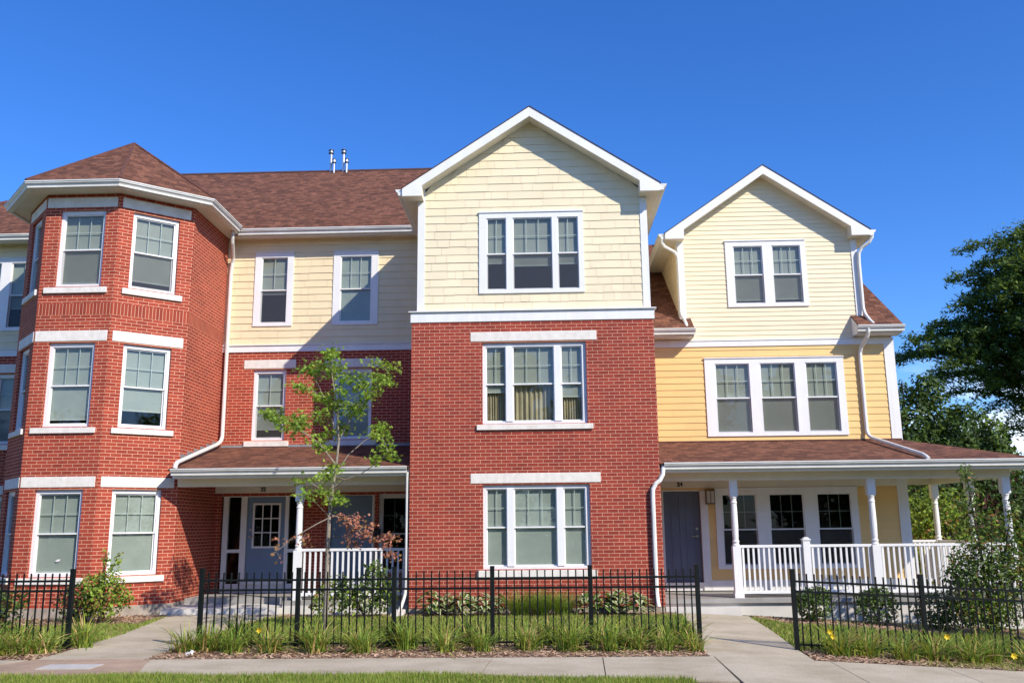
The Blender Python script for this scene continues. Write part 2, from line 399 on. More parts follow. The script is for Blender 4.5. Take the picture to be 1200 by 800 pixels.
def roof_slab(mb, pts, th=.03, mi=0, edge=None):
    mb.prism(pts, (0, 0, -th), mi, roof_uv(pts))
GUT = [(0, 0), (.0, -.125), (.082, -.125), (.085, -.092), (.100, -.066), (.126, -.048), (.132, -.022), (.142, -.020), (.142, 0)]
def gutter(parent, path, z, name='gutter'):
    mb = MB(); mb.sweep(path, GUT, z); return mb.build(name, 'gutter', parent)
def downspout(parent, pts, r=.042, name='downspout'):
    # round the corners a little
    P = [Vector(p) for p in pts]; out = [P[0]]
    for i in range(1, len(P)-1):
        a = (P[i-1]-P[i]); b = (P[i+1]-P[i]); d = min(.07, a.length*.4, b.length*.4)
        out += [P[i]+a.normalized()*d, P[i]+b.normalized()*d]
    out.append(P[-1])
    mb = MB(); mb.tube(out, r, 8); return mb.build(name, 'gutter', parent)

# ------------------------------------------------------------------ windows and doors
def window(parent, fr, u0, u1, z0, z1, units=None, casing=False, rec=.055, cols=3, rows=2, lintel=None, sill=None,
           blind=1., blinds=None, bmat='blind', screen=True, curtain=False, glass='glass', cas=.0, pair=None, bot=.05, sticker=None, label=None):
    """u0..u1,z0..z1 outer edge of the frame (or casing)."""
    nf1 = .034 if casing else -rec; nf0 = nf1-.10
    if units is None: units = [(u0+.075, u1-.075)]
    top = z1-(.11 if casing else .075); bt = z0+(.08 if casing else bot)
    f = MB()
    if casing:
        e = .0
        # flat casing boards and mullions, butted; back of the frame reaches through the wall
        f.fbox(fr, u0, u1, nf0, nf1, top, z1); f.fbox(fr, u0, u1, nf0, nf1, z0, bt)
        ed = [u0]+[x for p in units for x in p]+[u1]
        for i in range(0, len(ed), 2): f.fbox(fr, ed[i], ed[i+1], nf0, nf1-.001, bt, top)
        f.fbox(fr, u0-.012, u1+.012, 0, nf1+.02, z1, z1+.022)
    else:
        f.fbox(fr, u0, u1, nf0, nf1, top, z1); f.fbox(fr, u0, u1, nf0, nf1+.004, z0, bt)
        ed = [u0]+[x for p in units for x in p]+[u1]
        for i in range(0, len(ed), 2): f.fbox(fr, ed[i], ed[i+1], nf0, nf1+(.0 if i in (0, len(ed)-2) else .02), bt, top)
    w = f.build('window', 'vinyl', parent)
    if label: w['label'] = label
    sa = MB(); pa = MB(); mu = MB(); bl = MB(); br = MB(); sc = MB(); cu = MB()
    zm = bt+(top-bt)*.5; ns = nf1-.025
    for k, (a, b) in enumerate(units):
        st = .022
        # upper sash (outer track) and lower sash (inner track)
        for (c, d, n1) in ((zm-.018, top, ns), (bt, zm+.018, ns-.03)):
            sa.fbox(fr, a, a+st, n1-.025, n1, c, d); sa.fbox(fr, b-st, b, n1-.025, n1, c, d)
            sa.fbox(fr, a+st, b-st, n1-.025, n1, c, c+.026); sa.fbox(fr, a+st, b-st, n1-.025, n1, d-.022, d)
            pa.poly([fr(a+st, n1-.012, c+.026), fr(b-st, n1-.012, c+.026), fr(b-st, n1-.012, d-.022), fr(a+st, n1-.012, d-.022)])
        nc = cols if (b-a) > .5 else min(cols, 2)
        for i in range(1, nc):
            x = a+st+(b-a-2*st)*i/nc; mu.fbox(fr, x-.008, x+.008, ns-.024, ns-.016, zm+.018, top-.03)
        for j in range(1, rows):
            y = zm+.018+(top-.03-zm-.018)*j/rows; mu.fbox(fr, a+st, b-st, ns-.0235, ns-.0165, y-.008, y+.008)
        dp = blinds[k] if blinds else blind
        if dp > 0:
            zb = top-(top-bt)*dp
            bl.fbox(fr, a-.01, b+.01, ns-.071, ns-.064, zb+.01, top)
            br.fbox(fr, a-.01, b+.01, ns-.082, ns-.060, zb-.018, zb+.01)
        if screen: sc.poly([fr(a+.004, ns+.006, bt), fr(b-.004, ns+.006, bt), fr(b-.004, ns+.006, zm-.018), fr(a+.004, ns+.006, zm-.018)])
        if curtain:
            n = 60; prev = None
            for i in range(n+1):
                x = a-.02+(b-a+.04)*i/n; dn = .022*math.sin(i*.95+k*2)+.012*math.sin(i*2.3+1.7*k)
                if prev: cu.poly([fr(prev[0], ns-.13+prev[1], bt), fr(x, ns-.13+dn, bt), fr(x, ns-.13+dn, top), fr(prev[0], ns-.13+prev[1], top)])
                prev = (x, dn)
    sa.build('sash', 'vinyl', w); pa.build('pane', glass, w)
    if mu.f: mu.build('grille', 'muntin', w)
    if bl.f: bl.build('blind', bmat, w); br.build('blind_rail', 'rail_white', w)
    if sc.f: sc.build('insect_screen', 'screen', w)
    if cu.f: cu.build('curtain', 'curtain', w, smooth=True)
    if lintel:
        l = MB(); l.fbox(fr, lintel[0], lintel[1], -.06, .012, lintel[2], lintel[3]); l.build('lintel', 'stone', w, bevel=.006)
    if sill:
        l = MB(); l.fbox(fr, sill[0], sill[1], -.10, .045, sill[2], sill[3]); l.build('sill', 'stone', w, bevel=.006)
    return w
def digits(parent, text, x, y, z, h, name='house_number'):
    cu = bpy.data.curves.new(name, 'FONT'); cu.body = text; cu.size = h*1.42; cu.extrude = .006; cu.align_x = 'CENTER'; cu.offset = .004
    tmp = bpy.data.objects.new('tmp', cu); COL.objects.link(tmp)
    dg = bpy.context.evaluated_depsgraph_get(); me = bpy.data.meshes.new_from_object(tmp.evaluated_get(dg))
    bpy.data.objects.remove(tmp); me.materials.clear(); me.materials.append(M['digit'])
    o3 = Vector(ORIG[parent.name])
    me.transform(Matrix.Translation(Vector((x, y, z))-o3) @ Matrix.Rotation(R(90), 4, 'X'))
    ob = bpy.data.objects.new(name, me); COL.objects.link(ob); ob.parent = parent; ORIG[ob.name] = tuple(o3)
    return ob
def porch_column(parent, x, y, z0, z1, railz=1.16):
    mb = MB(); s = .075
    mb.box(x-s, x+s, y-s, y+s, z0, railz)
    mb.box(x-s-.012, x+s+.012, y-s-.012, y+s+.012, z0, z0+.09)
    cap = z1-.30
    mb.lathe((x, y), [(.070, railz), (.075, railz+.02), (.055, railz+.05), (.068, railz+.09), (.052, railz+.12), (.056, railz+.15), (.062, railz+.35),
                      (.060, cap-.3), (.056, cap-.14), (.066, cap-.12), (.054, cap-.09), (.056, cap-.05), (.070, cap-.025), (.070, cap)])
    mb.box(x-s, x+s, y-s, y+s, cap, z1)
    return mb.build('porch_column', 'vinyl', parent)
def railing(parent, p, q, z0, zt, n, capw=.06):
    P = Vector((p[0], p[1], 0)); Q = Vector((q[0], q[1], 0)); L = (Q-P).length; fr = FR(p, (Q-P)[:2])
    mb = MB(); mb.fbox(fr, 0, L, -capw/2, capw/2, zt-.05, zt)
    r = mb.build('porch_railing', 'vinyl', parent, bevel=.004)
    mb = MB(); mb.fbox(fr, 0, L, -.025, .025, z0+.07, z0+.13); mb.build('bottom_rail', 'vinyl', r, bevel=.004)
    for i in range(n):
        u = L*(i+.5)/n; b = MB(); b.fbox(fr, u-.0175, u+.0175, -.0175, .0175, z0+.13, zt-.05); b.build('baluster', 'vinyl', r)
    return r

# ------------------------------------------------------------------ TOWNHOUSE with bay tower
GROUP = 'attached townhouses in the row'
YM = 19.6
A = thing('townhouse', 'red brick and cream shingle townhouse with octagonal brick bay tower and two blue doors', 'house', (-7.2, 19.6, 0), GROUP)
BAY = [(-10.71, 19.6), (-10.71, 17.62), (-9.78, 16.6), (-8.30, 16.6), (-7.17, 17.55), (-7.17, 19.6)]
fm = FR((0, YM), (1, 0))
holes2 = [(-6.45, -5.71, 3.48, 5.06), (-4.63, -3.78, 3.48, 5.06), (-13.2, -11.5, 3.48, 5.06)]
holes1 = [(-7.02, -5.20, .24, 2.27), (-4.69, -3.66, .24, 2.27), (-3.58, -2.66, .62, 2.29), (-13.2, -11.5, .78, 2.32)]
holes3 = [(-6.47, -5.68, 6.10, 7.72), (-4.66, -3.73, 6.10, 7.72), (-13.15, -11.5, 6.10, 7.72)]
b = MB()
wall_grid(b, fm, -7.17, -2.45, .10, 5.46, [h for h in holes1+holes2 if h[0] > -10], .12)
wall_grid(b, fm, -16.6, -10.71, .10, 5.46, [h for h in holes1+holes2 if h[0] < -10], .12)
# bay faces
bay_fr = []
acc = 0
HB = [(.30, 1.21, .75, 2.33), (.30, 1.21, 3.50, 5.12), (.30, 1.21, 6.24, 7.80)]
for i in range(5):
    p, q = BAY[i], BAY[i+1]; L = math.dist(p, q); fr = FR(p, (q[0]-p[0], q[1]-p[1])); bay_fr.append((fr, L))
    hs = HB if i in (1, 2, 3) else []
    hs = [(.27, .27+.91+.0, a[2], a[3]) if i == 3 else ((.30, 1.08, a[2], a[3]) if i == 1 else a) for a in hs]
    hb = [h for h in hs if h[2] < 5.5]; ht = [h for h in hs if h[2] > 5.5]
    wall_grid(b, fr, 0, L, .20, 5.66, hb, .10, 0, 0, acc)
    wall_grid(b, fr, 0, L, 5.90, 8.14, ht, .10, 0, 0, acc)
    us = [(0, L)]
    for (a, c) in us:
        b.poly([fr(a, 0, 5.66), fr(c, 0, 5.66), fr(c, 0, 5.90), fr(a, 0, 5.90)], [(a+acc, 0), (c+acc, 0), (c+acc, .225), (a+acc, .225)], 1)
    acc += L
b.build('brick_wall', ['brick', 'soldier'], A)
# other sides of the shell
b = MB()
for pts in ([(-16.6, 19.6), (-16.6, 29.4)], [(-16.6, 29.4), (2.1, 29.4)], [(2.0, 29.4), (2.0, 22.0)]):
    (x0, y0), (x1, y1) = pts
    b.poly([(x0, y0, -.5), (x1, y1, -.5), (x1, y1, 8.15), (x0, y0, 8.15)], [(0, 0), (9, 0), (9, 8.6), (0, 8.6)])
b.poly([(2.0, 19.7, 8.1), (2.0, 29.4, 8.1), (2.0, 24.5, 11.72)], [(0, 0), (9, 0), (5, 3)])
b.build('rear_wall', ['brick'], A)
b = MB()
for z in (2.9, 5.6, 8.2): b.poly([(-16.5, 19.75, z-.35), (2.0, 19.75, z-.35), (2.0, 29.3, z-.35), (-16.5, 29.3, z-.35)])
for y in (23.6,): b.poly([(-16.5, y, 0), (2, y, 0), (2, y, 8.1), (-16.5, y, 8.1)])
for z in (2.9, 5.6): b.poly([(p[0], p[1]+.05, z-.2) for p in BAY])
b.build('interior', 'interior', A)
b = MB()
b.sweep([(-16.6, 19.6), (-10.8, 19.6)], [(-.1, -.6), (.02, -.6), (.02, 0), (-.1, 0)], .10)
b.sweep(BAY, [(-.1, -.7), (.015, -.7), (.015, 0), (-.1, 0)], .20)
b.sweep([(-7.2, 19.6), (-2.5, 19.6)], [(-.1, -.6), (.012, -.6), (.012, 0), (-.1, 0)], .10)
b.build('foundation', 'foundation', A)
# third storey shingles
b = MB()
siding(b, fm, -7.17, -2.4, 5.62, 8.12, .166, [h for h in holes3 if h[0] > -10], .012, True, 3)
b.build('shingle_siding', 'cream', A)
b = MB()
siding(b, fm, -16.6, -10.71, 5.62, 8.12, .166, [h for h in holes3 if h[0] < -10], .012, True, 4)
b.build('shingle_siding', 'cream', A)
for (a, c) in ((-16.6, -10.71), (-7.17, -2.45)):
    b = MB(); b.fbox(fm, a, c, -.05, .025, 5.46, 5.605); b.fbox(fm, a, c, -.05, .05, 5.605, 5.625); b.build('belt_trim', 'white', A)
# windows main wall
window(A, fm, -6.52, -5.63, 6.05, 7.77, [(-6.37, -5.77)], True, cols=2, blind=.55, bmat='blind_grey')
window(A, fm, -4.71, -3.68, 6.05, 7.77, [(-4.55, -3.84)], True, cols=3, blind=1., screen=False)
window(A, fm, -6.45, -5.71, 3.48, 5.06, [(-6.385, -5.775)], cols=2, lintel=(-6.67, -5.50, 5.085, 5.28), sill=(-6.59, -5.60, 3.34, 3.455), blind=.86)
window(A, fm, -4.63, -3.78, 3.48, 5.06, [(-4.565, -3.845)], cols=3, lintel=(-4.85, -3.57, 5.085, 5.28), sill=(-4.78, -3.66, 3.34, 3.455), blind=1., screen=False)
window(A, fm, -3.58, -2.66, .62, 2.29, [(-3.50, -2.74)], cols=3, blind=0, glass='glass_dark', lintel=None, sill=None, screen=False)
window(A, fm, -13.2, -11.46, 6.05, 7.77, [(-13.05, -12.46), (-12.22, -11.62)], True, cols=2, blind=.7)
window(A, fm, -13.2, -11.5, 3.48, 5.06, [(-13.12, -12.42), (-12.28, -11.58)], cols=2, lintel=(-13.4, -11.3, 5.085, 5.28), sill=(-13.3, -11.4, 3.34, 3.455), blind=1.)
window(A, fm, -13.2, -11.5, .78, 2.32, [(-13.12, -12.42), (-12.28, -11.58)], cols=2, lintel=(-13.4, -11.3, 2.36, 2.56), sill=(-13.3, -11.4, .64, .755), blind=1.)
# bay windows
for i, drops in ((1, (1, 1, 1)), (2, (.97, .93, .96)), (3, (1., .80, .90))):
    fr, L = bay_fr[i]; u0, u1 = {1: (.30, 1.08), 2: (.30, 1.21), 3: (.27, 1.18)}[i]
    l0, l1 = {1: (.16, 1.34), 2: (.02, 1.43), 3: (.05, 1.40)}[i]; s0, s1 = {1: (.20, 1.24), 2: (.11, 1.35), 3: (.15, 1.31)}[i]
    for k, (zz, lz, sz, dr) in enumerate((((.75, 2.33), (2.37, 2.565), (.62, .73), drops[0]), ((3.50, 5.12), (5.15, 5.355), (3.375, 3.48), drops[1]), ((6.24, 7.80), (7.855, 8.06), (6.10, 6.215), drops[2]))):
        w_ = window(A, fr, u0, u1, zz[0], zz[1], [(u0+.065, u1-.065)], cols=3, lintel=(l0, l1, lz[0], lz[1]), sill=(s0, s1, sz[0], sz[1]), blind=dr, screen=(k == 2),
               bmat='blind' if k < 2 else 'blind_grey')
        if i == 2 and k == 0: BAYWIN = w_
b = MB(); fq = bay_fr[2][0]; n = -.055-.025-.03-.008
b.poly([fq(.79+.045*math.cos(k*math.pi/6)+.0*k, n, 1.04+.022*math.sin(k*math.pi/6)+.012*math.cos(k*math.pi/6)) for k in range(12)])
b.build('sticker', 'paper', BAYWIN)
# door units on the ground floor
def door_unit(parent, fr, fo, fi, leaf, sl, z0, z1, kind):
    f = MB(); n0, n1 = -.13, -.03
    xs = sorted([fo, fi]+list(leaf)+[x for s in sl for x in s])
    ed = xs
    for i in range(0, len(ed), 2): f.fbox(fr, ed[i], ed[i+1], n0, n1, .24, z1)
    f.fbox(fr, fo, fi, n0-.001, n1+.02, z1, z1+.07)
    f.fbox(fr, leaf[0], leaf[1], n0, n1+.03, .24, z0-.06); f.fbox(fr, leaf[0]-.03, leaf[1]+.03, n0, n1+.08, z0-.06, z0)
    for s in sl:
        f.fbox(fr, s[0], s[1], n0, n1, .24, .42); f.fbox(fr, s[0], s[1], n0, n1-.01, 1.07, 1.14)
    d = f.build('door', 'white', parent)
    lf = MB(); nn0, nn1 = -.12, -.075; mat = 'door_blue'
    a, b_ = leaf[0]+.012, leaf[1]-.012; c, e = z0+.012, z1-.012
    if kind == 'lite':
        lx0, lx1, lz0, lz1 = a+.14, b_-.12, 1.19, 2.09
        wall_grid(lf, fr, a, b_, c, e, [(lx0, lx1, lz0, lz1)], .04, nn1)
        lf.build('door_leaf', mat, d)
        g = MB(); 
        g.fbox(fr, lx0-.03, lx1+.03, nn1, nn1+.015, lz0-.03, lz0+.012); g.fbox(fr, lx0-.03, lx1+.03, nn1, nn1+.015, lz1-.012, lz1+.03)
        g.fbox(fr, lx0-.03, lx0+.012, nn1, nn1+.014, lz0+.012, lz1-.012); g.fbox(fr, lx1-.012, lx1+.03, nn1, nn1+.014, lz0+.012, lz1-.012)
        for k in (1, 2):
            x = lx0+(lx1-lx0)*k/3; g.fbox(fr, x-.011, x+.011, nn1-.012, nn1+.008, lz0+.012, lz1-.012)
            z = lz0+(lz1-lz0)*k/3; g.fbox(fr, lx0+.012, lx1-.012, nn1-.011, nn1+.007, z-.011, z+.011)
        g.build('grille', 'white', d)
        p = MB(); p.poly([fr(lx0, nn1-.015, lz0), fr(lx1, nn1-.015, lz0), fr(lx1, nn1-.015, lz1), fr(lx0, nn1-.015, lz1)]); p.build('pane', 'glass_dark', d)
    elif kind == 'plain':
        lf.fbox(fr, a, b_, nn0, nn1, c, e)
        for k in range(7):
            z = c+.14+k*.24; lf.fbox(fr, a+.12, b_-.12, nn1, nn1+.006, z, z+.16)
        lf.build('door_leaf', mat, d, bevel=.004)
    else:
        cx = (a+b_)/2; lf_h = []
        for (q0, q1) in ((a+.11, cx-.05), (cx+.05, b_-.11)):
            for (r0, r1) in ((c+.16, c+.72), (c+.82, c+1.42), (c+1.52, c+1.74)): lf_h.append((q0, q1, r0, r1))
        wall_grid(lf, fr, a, b_, c, e, lf_h, .012, nn1)
        for (q0, q1, r0, r1) in lf_h:
            lf.poly([fr(q0, nn1-.012, r0), fr(q1, nn1-.012, r0), fr(q1, nn1-.012, r1), fr(q0, nn1-.012, r1)])
            lf.fbox(fr, q0+.035, q1-.035, nn1-.012, nn1-.002, r0+.035, r1-.035)
        lf.build('door_leaf', 'door_navy', d)
    h = MB(); hx = b_-.07 if kind == 'navy' else (a+.07)
    hz = z0+.93
    h.tube([fr(hx, nn1, hz), fr(hx, nn1+.05, hz)], .022, 10); sgn = -1 if kind == 'navy' else 1
    h.tube([fr(hx, nn1+.045, hz), fr(hx+sgn*.11, nn1+.05, hz-.005)], .011, 8)
    h.tube([fr(hx, nn1, hz+.15), fr(hx, nn1+.02, hz+.15)], .026, 12)
    h.build('handle', 'brass', d, smooth=False)
    if sl:
        for s in sl:
            p = MB(); p.poly([fr(s[0], -.08, .42), fr(s[1], -.08, .42), fr(s[1], -.08, z1), fr(s[0], -.08, z1)]); p.build('sidelight_pane', 'glass_dark', d)
    return d
door_unit(A, fm, -6.98, -5.22, (-6.46, -5.62), [(-6.87, -6.59), (-5.54, -5.32)], .47, 2.25, 'lite')
door_unit(A, fm, -4.68, -3.67, (-4.62, -3.72), [], .47, 2.26, 'plain')
# roof
ZE = 8.22; S = .667; YE = 19.15
b = MB()
roof_slab(b, [(-17.0, YE, ZE), (2.15, YE, ZE), (2.15, 24.5, ZE+S*5.35), (-11.65, 24.5, ZE+S*5.35)])
roof_slab(b, [(2.15, 29.85, ZE), (-17.0, 29.85, ZE), (-11.65, 24.5, ZE+S*5.35), (2.15, 24.5, ZE+S*5.35)])
roof_slab(b, [(-17.0, 29.85, ZE), (-17.0, YE, ZE), (-11.65, 24.5, ZE+S*5.35)])
mr = b.build('main_roof', 'roof', A)
b = MB(); zt = ZE+S*5.35
b.prism([(-11.7, 24.38, zt-.06), (2.15, 24.38, zt-.06), (2.15, 24.5, zt+.03), (-11.7, 24.5, zt+.03)], (0, .02, -.03))
b.prism([(-11.7, 24.5, zt+.03), (2.15, 24.5, zt+.03), (2.15, 24.62, zt-.06), (-11.7, 24.62, zt-.06)], (0, .02, -.03))
b.build('ridge_cap', 'ridge', mr)
for (x, h, y) in ((-6.05, .60, 24.42), (-5.93, .26, 24.30), (-5.68, .60, 24.42), (-5.56, .26, 24.30)):
    b = MB(); b.tube([(x, y, zt-.4), (x, y, zt+h)], .036 if h > .4 else .028, 10)
    b.tube([(x, y, zt+h-.10), (x, y, zt+h-.07)], .075 if h > .4 else .06, 12, 1); b.tube([(x, y, zt+h-.065), (x, y, zt+h-.015)], .05, 12, 0); b.tube([(x, y, zt+h-.01), (x, y, zt+h+.012)], .078 if h > .4 else .062, 12, 1)
    b.build('vent_pipe', ['galv', 'dark_metal'], mr)
# turret roof
o = offsets(BAY)
def offp(d): return [(BAY[i][0]+o[i].x*d, BAY[i][1]+o[i].y*d) for i in range(6)]
e = offp(.46); ap = (-9.04, 18.5, 10.05); bk = (-9.04, 21.95, 10.06); ZG = 8.27
e[0] = (e[0][0], 19.2); e[5] = (e[5][0], 19.2)
b = MB()
for i in (1, 2, 3): roof_slab(b, [(*e[i], ZG), (*e[i+1], ZG), ap])
roof_slab(b, [(*e[4], ZG), (e[5][0], e[5][1]+.05, ZG-.02), bk, ap]); roof_slab(b, [(e[0][0], e[0][1]+.05, ZG-.02), (*e[1], ZG), ap, bk])
tr = b.build('turret_roof', 'roof', A)
b = MB()
for i in (1, 2, 3, 4): b.tube([(e[i][0], e[i][1], ZG+.0), (ap[0], ap[1], ap[2]+.0)], .035, 6)
b.tube([ap, bk], .035, 6); b.build('hip_cap', 'hip', tr)
b = MB(); s = offp(.35); s[0] = (s[0][0], 19.6); s[5] = (s[5][0], 19.6)
b.poly([(*p, 8.135) for p in s]); b.build('turret_soffit', 'soffit', A)
fe = offp(.34); fe[0] = (fe[0][0], 19.3); fe[5] = (fe[5][0], 19.2)
b = MB(); b.sweep(fe, [(-.015, -.14), (.004, -.14), (.004, 0), (-.015, 0)], 8.255); b.build('turret_fascia', 'white', A)
gutter(A, [(p[0], p[1]) for p in [(fe[0][0], 19.3)]+fe[1:5]+[(fe[5][0], 19.06)]], 8.255)
b = MB(); b.poly([(-17, 19.27, 8.10), (-10.9, 19.27, 8.10), (-10.9, 19.62, 8.10), (-17, 19.62, 8.10)]); b.build('eave_soffit', 'soffit', A)
b = MB(); b.poly([(-7.0, 19.27, 8.10), (-2.4, 19.27, 8.10), (-2.4, 19.62, 8.10), (-7.0, 19.62, 8.10)])
b.build('eave_soffit', 'soffit', A)
for (a, c) in ((-17, -11.2), (-6.83, -2.72)):
    b = MB(); b.box(a, c, 19.255, 19.275, 8.06, 8.215); b.build('eave_fascia', 'white', A)
gutter(A, [(-17.0, 19.255), (-11.25, 19.255)], 8.215); gutter(A, [(-6.83, 19.255), (-2.72, 19.255)], 8.215)
downspout(A, [(-6.90, 19.05, 8.14), (-6.90, 19.05, 7.92), (-7.02, 19.52, 7.62), (-7.06, 19.53, 7.35), (-7.06, 19.53, 3.50), (-7.06, 19.30, 3.38), (-7.06, 17.12, 2.83), (-7.06, 17.08, 2.72)])
# porch of the bay townhouse
b = MB(); x0, x1 = -7.16, -2.53
b.box(x0, x1, 18.2, 19.6, -.5, .24); b.box(-4.96, x1, 17.38, 18.2, -.5, .238)
b.build('porch_floor', 'deck', A)
b = MB(); b.box(-7.2, -4.96, 17.15, 18.2, -.5, .12); b.box(-4.96, x1, 17.36, 17.38, -.5, .15); b.build('landing', 'concrete_white', A)
b = MB(); roof_slab(b, [(-7.16, 16.98, 2.70), (-2.53, 16.98, 2.70), (-2.53, 19.59, 3.33), (-7.16, 19.59, 3.33)], .03)
pr = b.build('porch_roof', 'roof', A)
b = MB(); b.fbox(fm, -7.1, -2.53, 0, .02, 3.315, 3.375); b.build('wall_flashing', 'grey_metal', pr)
b = MB()
f3 = bay_fr[4][0]
for k in range(6):
    u = .02+k*.335; zr = 2.70+.2414*(17.57+u-16.98)
    b.fbox(f3, u, u+.335, 0, .006+.001*(k % 2), zr-.02, zr+.19)
b.build('step_flashing', 'grey_metal', pr)
gutter(A, [(-7.10, 17.085), (-2.58, 17.085)], 2.71)
b = MB(); b.box(-7.10, -2.54, 17.085, 17.115, 2.535, 2.69); b.build('porch_fascia', 'white', A)
b = MB(); b.box(-7.14, -2.54, 17.46, 17.64, 2.39, 2.55); b.build('porch_beam', 'trim_warm', A)
b = MB(); b.poly([(-7.16, 17.115, 2.54), (-2.53, 17.115, 2.54), (-2.53, 19.6, 2.54), (-7.16, 19.6, 2.54)]); b.build('porch_ceiling', 'soffit', A)
b = MB(); b.fbox(fm, -7.16, -2.53, .003, .035, 2.335, 2.535); b.build('frieze_board', 'trim_warm', A)
porch_column(A, -4.74, 17.55, .24, 2.39)
railing(A, (-4.665, 17.55), (-2.54, 17.55), .24, 1.19, 20)
digits(A, '22', -6.1, 19.555, 2.375, .08)
b = MB(); b.fbox(fm, -3.68, -3.53, .0, .09, 1.30, 1.52); b.fbox(fm, -3.69, -3.52, .0, .10, 1.52, 1.545); b.build('mailbox', 'black_plastic', A, bevel=.006)
downspout(A, [(-2.575, 17.04, 2.60), (-2.575, 17.06, 2.42), (-2.575, 17.06, .42), (-2.62, 16.95, .20), (-2.66, 16.75, .07)], .030)
b = MB(); b.hexa([(-2.78, 16.5, 0), (-2.55, 16.5, 0), (-2.55, 16.9, 0), (-2.78, 16.9, 0), (-2.78, 16.5, .05), (-2.55, 16.5, .05), (-2.55, 16.9, .12), (-2.78, 16.9, .12)])
tag(b.build('splash_block', 'concrete_white', None, bevel=.02, loc=(-2.66, 16.7, 0)), 'small white splash block under the thin downspout at the brick corner', 'splash block')

# ------------------------------------------------------------------ TOWNHOUSE centre, gabled
B = thing('townhouse', 'gabled townhouse with flat crimson brick front and cream shingles above', 'house', (-.15, 17.0, 0), GROUP)
fb = FR((0, 17.0), (1, 0)); XL, XR = -2.52, 2.18
hw2 = (-1.14, .86, 3.48, 5.06); hw1 = (-1.14, .86, .80, 2.34)
b = MB(); wall_grid(b, fb, XL, XR, .12, 5.48, [hw1, hw2], .10)
fl = FR((XL, 19.6), (0, -1)); frr = FR((XR, 17.0), (0, 1))
wall_grid(b, fl, 0, 2.6, .12, 5.48, [], 0); wall_grid(b, frr, 0, 5, -.4, 5.48, [], 0, 0, 0, 3.3)
b.build('brick_wall', 'brick_center', B)
b = MB(); b.box(XL, XR, 17.012, 17.2, -.4, .12); b.build('foundation', 'foundation', B)
b = MB(); b.sweep([(XL, 19.55), (XL, 17.0), (XR, 17.0), (XR, 21.8)], [(-.12, -.2), (.02, -.2), (.02, 0), (-.12, 0)], 5.68)
b.sweep([(XL, 19.55), (XL, 17.0), (XR, 17.0), (XR, 21.8)], [(-.12, 0), (.06, 0), (.06, .018), (-.04, .03), (-.12, .03)], 5.68)
b.build('belt_trim', 'white', B)
fs = FR((0, 17.06), (1, 0)); SL, SRt = -2.40, 2.12
RX, RZ, RS = -.16, 9.82, .66          # ridge
h3 = (-1.16, .83, 6.08, 7.68)
b = MB()
xl = lambda z: max(SL+.115, RX-(RZ-.17-z)/RS); xr = lambda z: min(SRt-.115, RX+(RZ-.17-z)/RS)
siding(b, fs, xl, xr, 5.71, 9.64, .164, [h3], .011, True, 9)
flu = FR((SL, 19.6), (0, -1)); fru = FR((SRt, 17.06), (0, 1))
siding(b, flu, 0, 2.44, 5.71, 8.05, .164, [], .011, True, 10); siding(b, fru, .1, 4.9, 5.71, 8.05, .164, [], .011, True, 11)
b.build('shingle_siding', 'cream_pale', B)
b = MB(); b.fbox(fs, SL-.025, SL+.115, -.02, .024, 5.71, 8.27); b.fbox(flu, 2.42, 2.541, 0, .024, 5.71, 8.0); b.build('corner_board', 'white', B)
b = MB(); b.fbox(fs, SRt-.115, SRt+.025, -.02, .024, 5.71, 8.27); b.fbox(fru, -.001, .12, 0, .023, 5.71, 8.0); b.build('corner_board', 'white', B)
window(B, fs, -1.20, .87, 6.05, 7.71, [(-1.05, -.66), (-.53, .25), (.36, .77)], True, blind=1, blinds=(.62, .66, .64), bmat='blind_grey')
tri = [(-1.08, -.69), (-.56, .24), (.37, .78)]
window(B, fb, -1.14, .86, 3.48, 5.06, tri, blinds=(.60, .51, .67), lintel=(-1.37, 1.07, 5.085, 5.27), sill=(-1.25, .96, 3.365, 3.465), curtain=True, bmat='blind_grey', screen=False)
window(B, fb, -1.14, .86, .80, 2.34, tri, blind=1., lintel=(-1.37, 1.07, 2.365, 2.55), sill=(-1.25, .96, .655, .78), screen=False)
b = MB()
for z in (2.6, 5.3): b.poly([(XL+.05, 17.2, z), (XR-.05, 17.2, z), (XR-.05, 21.9, z), (XL+.05, 21.9, z)])
b.poly([(XL+.05, 19.5, -.2), (XR-.05, 19.5, -.2), (XR-.05, 19.5, 8), (XL+.05, 19.5, 8)])
b.build('interior', 'interior', B)
